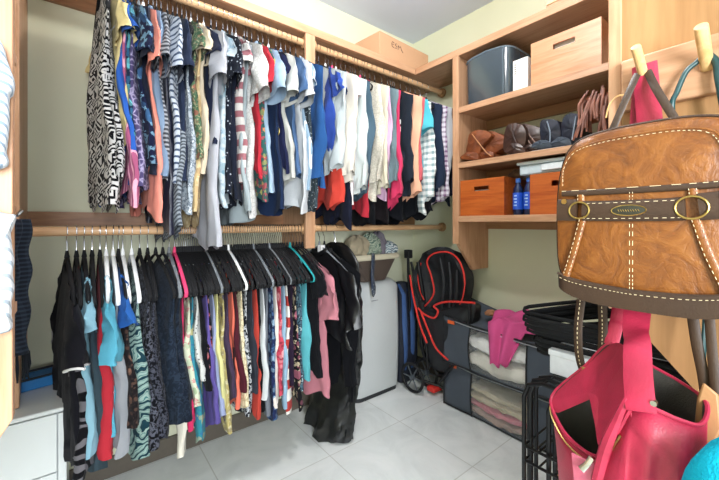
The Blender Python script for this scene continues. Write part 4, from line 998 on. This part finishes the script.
def hang_slab(pts, Y, dep, mat, nm, label, cat):
    P = spline([onY(a, b, Y) for a, b in pts], 5, True); c = sum(P, Vector())/len(P); rg = []
    t_ = thing(nm, (c.x, Y, min(p.z for p in P)), label, cat)
    for f, dy in ((.03, -.010), (.5, -.009), (.85, -.006), (.97, -.002), (1, .004), (1, dep*.6), (.95, dep), (.5, dep+.004), (.03, dep+.004)):
        rg.append([Vector((c.x+(p.x-c.x)*f, Y+dy+.010*NZ.noise(Vector((p.x*45, p.z*14, 1)))*f, c.z+(p.z-c.z)*f)) for p in P])
    MB().loft(rg).build('body', mat, t_); return t_
hang_slab([(-90, 70), (-60, 30), (-20, 26), (0, 40), (6, 58), (13, 78), (12, 90), (8, 96), (8, 120), (5, 150), (0, 168), (-90, 172)], .575, .02, fabric('stripe', 'd0d8de', '8fa4b8', W, 3.4), 'striped_shirt', 'white shirt with blue slanted stripes hanging in the left foreground', 'shirt')
hang_slab([(-90, 212), (-20, 208), (3, 213), (14, 215), (13, 222), (9, 230), (11, 250), (13, 262), (11, 276), (13, 290), (10, 305), (10, 320), (3, 334), (-90, 338)], .575, .02, fabric('stripe', 'd4dade', 'a4b0ba', W, 2.6), 'ribbed_towel', 'ribbed white towel hanging below the striped shirt', 'towel')
# ---------------------------------------------------------------- bags on the pegs
def Q(px, py, X): return onX(px, py, X)
camel = None
s = N('camel_leather', .40, .5); v = s.coord()
f1 = s.noise(v, 16, 6, 2.5, .65); f2 = s.noise(v, 70, 4, 1)
wv = s.n('ShaderNodeTexVoronoi', feature='DISTANCE_TO_EDGE'); s.l(s.coord((1, .6, 1.4)), wv.inputs['Vector']); wv.inputs['Scale'].default_value = 48
s.col(s.mix(s.math('MULTIPLY', f2, .4), s.ramp(f1, [(.28, lin('5c3214')), (.5, lin('7c4818')), (.72, lin('925c26'))]), lin('4c2a10')))
s.bump(s.math('ADD', s.math('MULTIPLY', f1, 1.6), s.math('MULTIPLY', s.ramp(wv.outputs[0], [(0, (0, 0, 0)), (.05, (1, 1, 1))]), .10)), .55, .003); camel = s.m; brown = leather('brown_trim_leather', '35210f', .6, 60, .15); stitch = plain('cream_thread', 'd8c8a4', .7)
brass = plain('antique_brass', 'b49a5c', .28, 1); 
bpk = thing('leather_backpack', (.74, .16, .935), 'camel leather mini backpack with dark brown buckle strap hanging on the first peg', 'backpack')
BXF, BXB = .690, .795      # front and back planes
ZS = lambda z: 1.098+(z-1.112)*(.92 if z > 1.112 else .89)
outline = [(.276, .975), (.286, 1.02), (.287, 1.13), (.280, 1.20), (.262, 1.245), (.225, 1.262), (.16, 1.266), (.095, 1.262), (.056, 1.245), (.040, 1.20), (.034, 1.12), (.036, 1.0), (.045, .965), (.10, .944), (.16, .938), (.22, .944), (.262, .958)]
op = spline([(0, a, ZS(b)) for a, b in outline], 4, True); cy_, cz_ = .16, 1.086
def ringat(x, f, g=None): g = g or f; return [(x, cy_+(p.y-cy_)*f, cz_+(p.z-cz_)*g) for p in op]
MB().loft([ringat(BXB, .90), ringat(BXB-.008, .97), ringat(BXB-.02, 1.0), ringat(BXF+.03, 1.0), ringat(BXF+.012, .985), ringat(BXF+.003, .955), ringat(BXF, .90), ringat(BXF-.004, .5), ringat(BXF-.005, .1)]).build('body', camel, bpk)
for xx in (BXB-.014, BXF+.020): MB().tube(ringat(xx, 1.004), .0026, 6, True).build('piping', brown, bpk)
MB().tube([p for p in ringat((BXF+BXB)/2+.01, 1.006) if p[2] > 1.10], .0022, 6).build('zipper', brass, bpk)
def onface(y, z, h=.0): return (BXF-.006-h, y, ZS(z))
# arched top pocket welt, brown band, seams
def seam(pts, mat, r_=.0016, h=.0, nm='seam'): return MB().tube(spline([onface(a, b, h) for a, b in pts], 6), r_, 6).build(nm, mat, bpk)
def band(pts, wdt, mat, nm, h=.001, th=.003):
    P = spline([onface(a, b, h) for a, b in pts], 6); return MB().tube(P, wdt/2, 10, False, (1, th/wdt*2), (1, 0, 0)).build(nm, mat, bpk)
def dash(pts, nm='stitching', h=.003, step=.0024, rr=.00042):
    P = spline([onface(a, b, h) for a, b in pts], 14); m = MB(); acc = 0; L = 0
    segs = []; last = P[0]; start = P[0]; on = True
    for p in P[1:]:
        acc += (p-last).length; last = p
        if acc >= step:
            if on: m.tube([start, p], rr, 5)
            start = p; on = not on; acc = 0
    return m.build(nm, stitch, bpk)
band([(.270, 1.150), (.22, 1.149), (.10, 1.149), (.050, 1.151)], .010, brown, 'pocket_binding'); dash([(.270, 1.1545), (.1, 1.1535), (.050, 1.1555)]); 
dash([(.268, 1.165), (.266, 1.20), (.248, 1.228), (.21, 1.238), (.16, 1.240), (.11, 1.238), (.078, 1.226), (.064, 1.19), (.062, 1.165)])
seam([(.268+.003, 1.165), (.269, 1.20), (.251, 1.231), (.21, 1.242), (.16, 1.244), (.11, 1.242), (.075, 1.229), (.060, 1.19), (.058, 1.165)], camel, .0014)
band([(.276, 1.118), (.262, 1.1175), (.245, 1.117)], .038, brown, 'strap_tab', .004, .005); band([(.236, 1.115), (.19, 1.114), (.13, 1.114), (.104, 1.115)], .034, brown, 'buckle_strap', .004, .005); band([(.090, 1.117), (.07, 1.119), (.045, 1.122)], .038, brown, 'strap_tab', .004, .005)
for z_ in (1.1285, 1.1005): dash([(.234, z_+.0), (.17, z_-.0005), (.106, z_)], h=.0075)
for yc, rr_ in ((.240, .0155), (.097, .0175)):
    MB().tube([onface(yc+rr_*math.cos(a), 1.116+rr_*math.sin(a), .009) for a in [2*math.pi*i/28 for i in range(28)]], .0016, 8, True).build('ring', brass, bpk)
for yc in (.263, .062): MB().lathe([(.0045, -.004), (.0045, -.002), (.003, 0)][::-1], (BXF-.014, yc, 1.118), 0, 16).build('rivet', brass, bpk)
MB().loft([[onface(.170+.023*f*math.cos(a), 1.114+.0095*f*math.sin(a), h_) for a in [2*math.pi*i/24 for i in range(24)]] for f, h_ in ((1, .0065), (1, .009), (.85, .0098))]).build('oval_badge', plain('badge_dark', '2c2c22', .4), bpk)
MB().tube([onface(.170+.0225*math.cos(a), 1.114+.0090*math.sin(a), .0095) for a in [2*math.pi*i/24 for i in range(24)]], .0008, 5, True).build('badge_ring', brass, bpk)
for k in range(9): a0 = .156+.0032*k; MB().tube([onface(a0, 1.1120, .0100), onface(a0+.0018, 1.1155, .0100)], .0005, 4).build('badge_lettering', brass, bpk)
for pts in ([(.240, 1.146), (.240, 1.132)], [(.237, 1.100), (.250, 1.04), (.264, .985)], [(.097, 1.146), (.096, 1.134)], [(.094, 1.098), (.080, 1.04), (.062, .985)]):
    band(pts, .012, camel, 'seam_strip', .0005, .003)
    for off in (-.004, .004): dash([(a+off, b) for a, b in pts])
for off in (-.002, .002): dash([(.168+off, 1.146), (.168+off, 1.128)]); dash([(.168+off, 1.100), (.168+off, 1.0), (.168+off, .972)])
# bottom brown panel wraps the corner
bt = [p for p in ringat(0, 1)]
low = [(a, b) for a, b in ((.278, .990), (.25, .980), (.20, .974), (.16, .972), (.10, .975), (.060, .983), (.041, .993))]
def lowf(u, v):
    t_ = u*(len(low)-1); i = min(int(t_), len(low)-2); f = t_-i; a = low[i][0]+(low[i+1][0]-low[i][0])*f; b = low[i][1]+(low[i+1][1]-low[i][1])*f
    bb = .9385+.030*abs((a-.16)/.125)**4
    z = b+(bb-b)*min(1, v*1.3); x = BXF-.008+(.10*max(0, v-.75)/.25 if v > .75 else .004*v)
    if abs(a-.16) > .108: x += .03*((abs(a-.16)-.108)/.016)**2*.6
    return (x, a, ZS(z)-.004*math.sin(v*3.1))
MB().grid(lowf, 30, 14).build('base_panel', brown, bpk, solid=.003); dash([(a, b-.006) for a, b in low], h=.006); seam(low, brown, .0022, .001)
# bumpy creases near the top are in the leather bump; handle and hanging straps
pegb = Vector((PX-.040, .183, 1.343+.018))
dcol = leather('dark_strap_leather', '3e2e22', .5, 60, .2)
for yy in (.218, .135):
    P = spline([(BXB-.015, yy+(.012 if yy > .18 else -.012), 1.232), (BXB-.004, (yy+pegb.y)/2, 1.315), (pegb.x+.004, pegb.y+(.005 if yy > .18 else -.005), pegb.z+.004)], 6)
    hs = MB().tube(P, .0062, 8, False, (1, .25), (1, 0, 0)).build('carry_strap', dcol, bpk)
# dangling adjustment straps
def ribbon(pts, wdt, mat, nm, par, up=(1, 0, 0), th=.28, n=8): return MB().tube(spline(pts, n), wdt/2, 8, False, (1, th), up).build(nm, mat, par)
lp = [Q(581, 300, .765), Q(578, 330, .765), Q(580, 360, .76), Q(588, 378, .755), Q(596, 372, .755), Q(602, 350, .76), Q(603, 325, .765), Q(602, 300, .768)]
ribbon(lp, .0155, brown, 'shoulder_strap', bpk)
m = MB(); P = spline(lp, 40); acc = 0
for i in range(0, len(P)-3, 6): m.tube([P[i]+Vector((-.004, 0, 0)), P[i+3]+Vector((-.004, 0, 0))], .0007, 4)
m.build('stitching', stitch, bpk)
BX(*(Q(588, 370, .748)-Vector((.003, .010, .004))), *(Q(588, 370, .748)+Vector((.003, .010, .004)))).build('slide_buckle', brass, bpk, bevel=.001)
lp2 = [Q(692, 312, .74), Q(697, 345, .735), Q(704, 380, .73), Q(708, 420, .725), Q(702, 455, .72)]
ribbon(lp2, .014, brown, 'shoulder_strap', bpk)
ribbon([Q(709, 312, .735), Q(712, 350, .73), Q(716, 400, .72), Q(712, 440, .715)], .012, brown, 'shoulder_strap', bpk)
# thin tan thong loop at the top left
tag(MB().tube(spline([Q(606, 118, .80), Q(609, 106, .81), Q(616, 97, .82), Q(624, 95, .828), Q(630, 97, .826)], 8), .0016, 6).build('leather_thong', leather('tan_thong', 'd8a868', .5, 60)), 'thin tan leather thong looped behind the backpack top', 'cord')
# tan leather tab bag at lower right
tagb = MB().loft([[tuple(Q(px, py, x)) for px, py in ((697, 398), (703, 372+10), (719, 395), (722, 430), (708, 458), (694, 472), (692, 450))] for x in (.700, .712)]).build('tan_leather_pouch', leather('tan_pouch', 'a97c52', .5, 40, .2), bevel=.003)
tag(tagb, 'tan leather pouch flap hanging beside the red handbag at the right edge', 'pouch')
# teal strap over second peg, belongs to a hidden dark bag
tl = plain('teal_strap', '1c4244', .35, 0, .5)
tb_ = thing('dark_teal_bag', (.80, .09, .95), 'dark teal bag with thin rounded straps hanging on the second peg', 'bag')
pk2 = Vector((PX-.028, .100, 1.343+.018))
MB().tube(spline([(.822, .135, 1.20), Q(672, 108, .805), Q(677, 92, .81), Q(686, 72, .815), Q(697, 62, .818), (pk2.x, pk2.y, pk2.z+.004)], 8), .0042, 10).build('strap', tl, tb_)
MB().tube(spline([(pk2.x, pk2.y, pk2.z+.004), Q(716, 62, .818), Q(719, 80, .812), (.81, .07, 1.20)], 8), .0055, 10).build('strap', tl, tb_)
MB().loft([rrect(.822, .09, .008, f, .007, z) for z, f in ((.98, .05), (1.05, .06), (1.15, .06), (1.21, .045))]).build('body', tl, tb_)
MB().tube(spline([Q(706, 305, .80), Q(704, 340, .79), Q(703, 375, .78), Q(706, 400, .77)], 8), .0035, 8).build('hanging_cord', tl, tb_)
# red handbag
rd = leather('red_leather', 'b42c4a', .42, 70, .12, '902038'); grey_l = fabric('solid', '54524c')
rh = thing('red_handbag', (.68, .18, .55), 'slouchy red leather handbag hanging open under the backpack', 'handbag')
rimp = [Q(612, 343, .76), Q(585, 366, .75), Q(552, 396, .735), Q(560, 425, .70), Q(578, 446, .67), Q(600, 456, .65), Q(618, 432, .64), Q(634, 406, .64), Q(652, 408, .64), Q(680, 420, .645), Q(702, 424, .66), Q(706, 402, .70), Q(680, 382, .735), Q(648, 364, .755)]
rim_ = spline(rimp, 5, True); n_ = len(rim_); cen = Vector((.70, .20, .60))
rings = [rim_]
for j in range(1, 9):
    q = j/8; ring = []
    for i, p in enumerate(rim_):
        a = 2*math.pi*i/n_; f = 1-.10*q-.25*q**4
        bx = cen.x+(p.x-cen.x)*f*(1+.5*math.sin(q*3.1)); by = .20+(p.y-.20)*f
        zb = .50
        fo = .004*math.sin(i*.9+q*3)*math.sin(q*3.14)
        ring.append(Vector((bx+fo, by+fo, p.z+(zb-p.z)*(q**.9))))
    rings.append(ring)
body = MB().loft(rings, False)
body.f.append(tuple(len(body.v)-n_+k for k in range(n_)))
body.build('body', rd, rh, solid=.003, mat2=grey_l)
MB().tube(rim_, .0030, 6, True).build('rim_piping', rd, rh)
zl = [p+Vector((-.004, 0, -.012)) for p in rim_[9:32]]; MB().tube(zl, .0016, 6).build('zipper', brass, rh)
zp = Q(592, 458, .642); ti = MB().tube([zp, zp+Vector((-.006, .006, -.012)), zp+Vector((-.008, .013, -.022))], [.004, .0035, .0045], 8, False, (1.2, .4), (1, 0, 0)).build('zip_pull', plain('nickel', 'c8c8c4', .25, 1), rh)
ppts = [(611, 344, .757), (583, 368, .748), (553, 397, .732), (558, 413, .716), (584, 391, .705), (594, 420, .672), (600, 448, .652), (619, 431, .643), (638, 409, .640), (634, 380, .67), (628, 350, .72)]
pp = spline([Q(*p) for p in ppts], 4, True); pc = sum(pp, Vector())/len(pp); pc = Q(604, 392, .705)
MB().loft([pp, [pc+(p-pc)*.66+Vector((-.006, 0, 0)) for p in pp], [pc+(p-pc)*.33+Vector((-.010, 0, 0)) for p in pp], [pc+(p-pc)*.02+Vector((-.011, 0, 0)) for p in pp]]).build('folded_gusset', rd, rh)
# strap: wide band up to the peg, front end at (640,407), rear end at (612,343)
ribbon([Q(641, 412, .632), Q(638, 380, .655), Q(637, 345, .69), Q(637, 312, .735), (.805, .165, 1.10), (.812, .172, 1.25), (pegb.x, pegb.y-.003, pegb.z+.010)], .0375, rd, 'shoulder_strap', rh, (1, 0, 0), .10, 6)
ribbon([Q(611, 345, .758), Q(616, 325, .77), Q(619, 308, .78), (.818, .20, 1.10), (.822, .195, 1.25), (pegb.x+.008, pegb.y+.004, pegb.z+.008)], .022, rd, 'shoulder_strap', rh, (1, 0, 0), .14, 6)
for pts in ([(627, 398), (618, 420), (606, 450), (598, 482)], [(641, 410), (645, 430), (650, 455), (652, 482)], [(632, 412), (634, 440), (628, 482)]):
    MB().tube(spline([Q(a, b, .642) for a, b in pts], 6), [.004+.006*min(1, i/10) for i in range(len(spline([Q(a, b, .64) for a, b in pts], 6)))], 8).build('leather_fold', rd, rh)
MB().lathe([(.004, -.004), (.005, 0), (.004, .004)], Q(654, 403, .64), 0, 14).build('stud', plain('nickel', 'c8c8c4', .25, 1), rh)
pk = [Q(572, 452, .652), Q(600, 466, .645), Q(603, 486, .645), Q(575, 486, .655)]
MB().loft([[p+Vector((dx, 0, 0)) for p in pk] for dx in (0, -.004)]).build('outer_pocket', leather('pale_red', 'c8627a', .4, 60, .1), rh, bevel=.001)
# fluffy cyan towel at the bottom right
cy = thing('fluffy_towel', (.60, .06, .60), 'fluffy cyan blue towel at the bottom right corner', 'towel')
heap('cloth', (.60, .035, .72), (.055, .062, .112), plain('cyan_terry', '12a0bc', .95, 0, .1, .8, 300), None, None, 21, .06, cy)
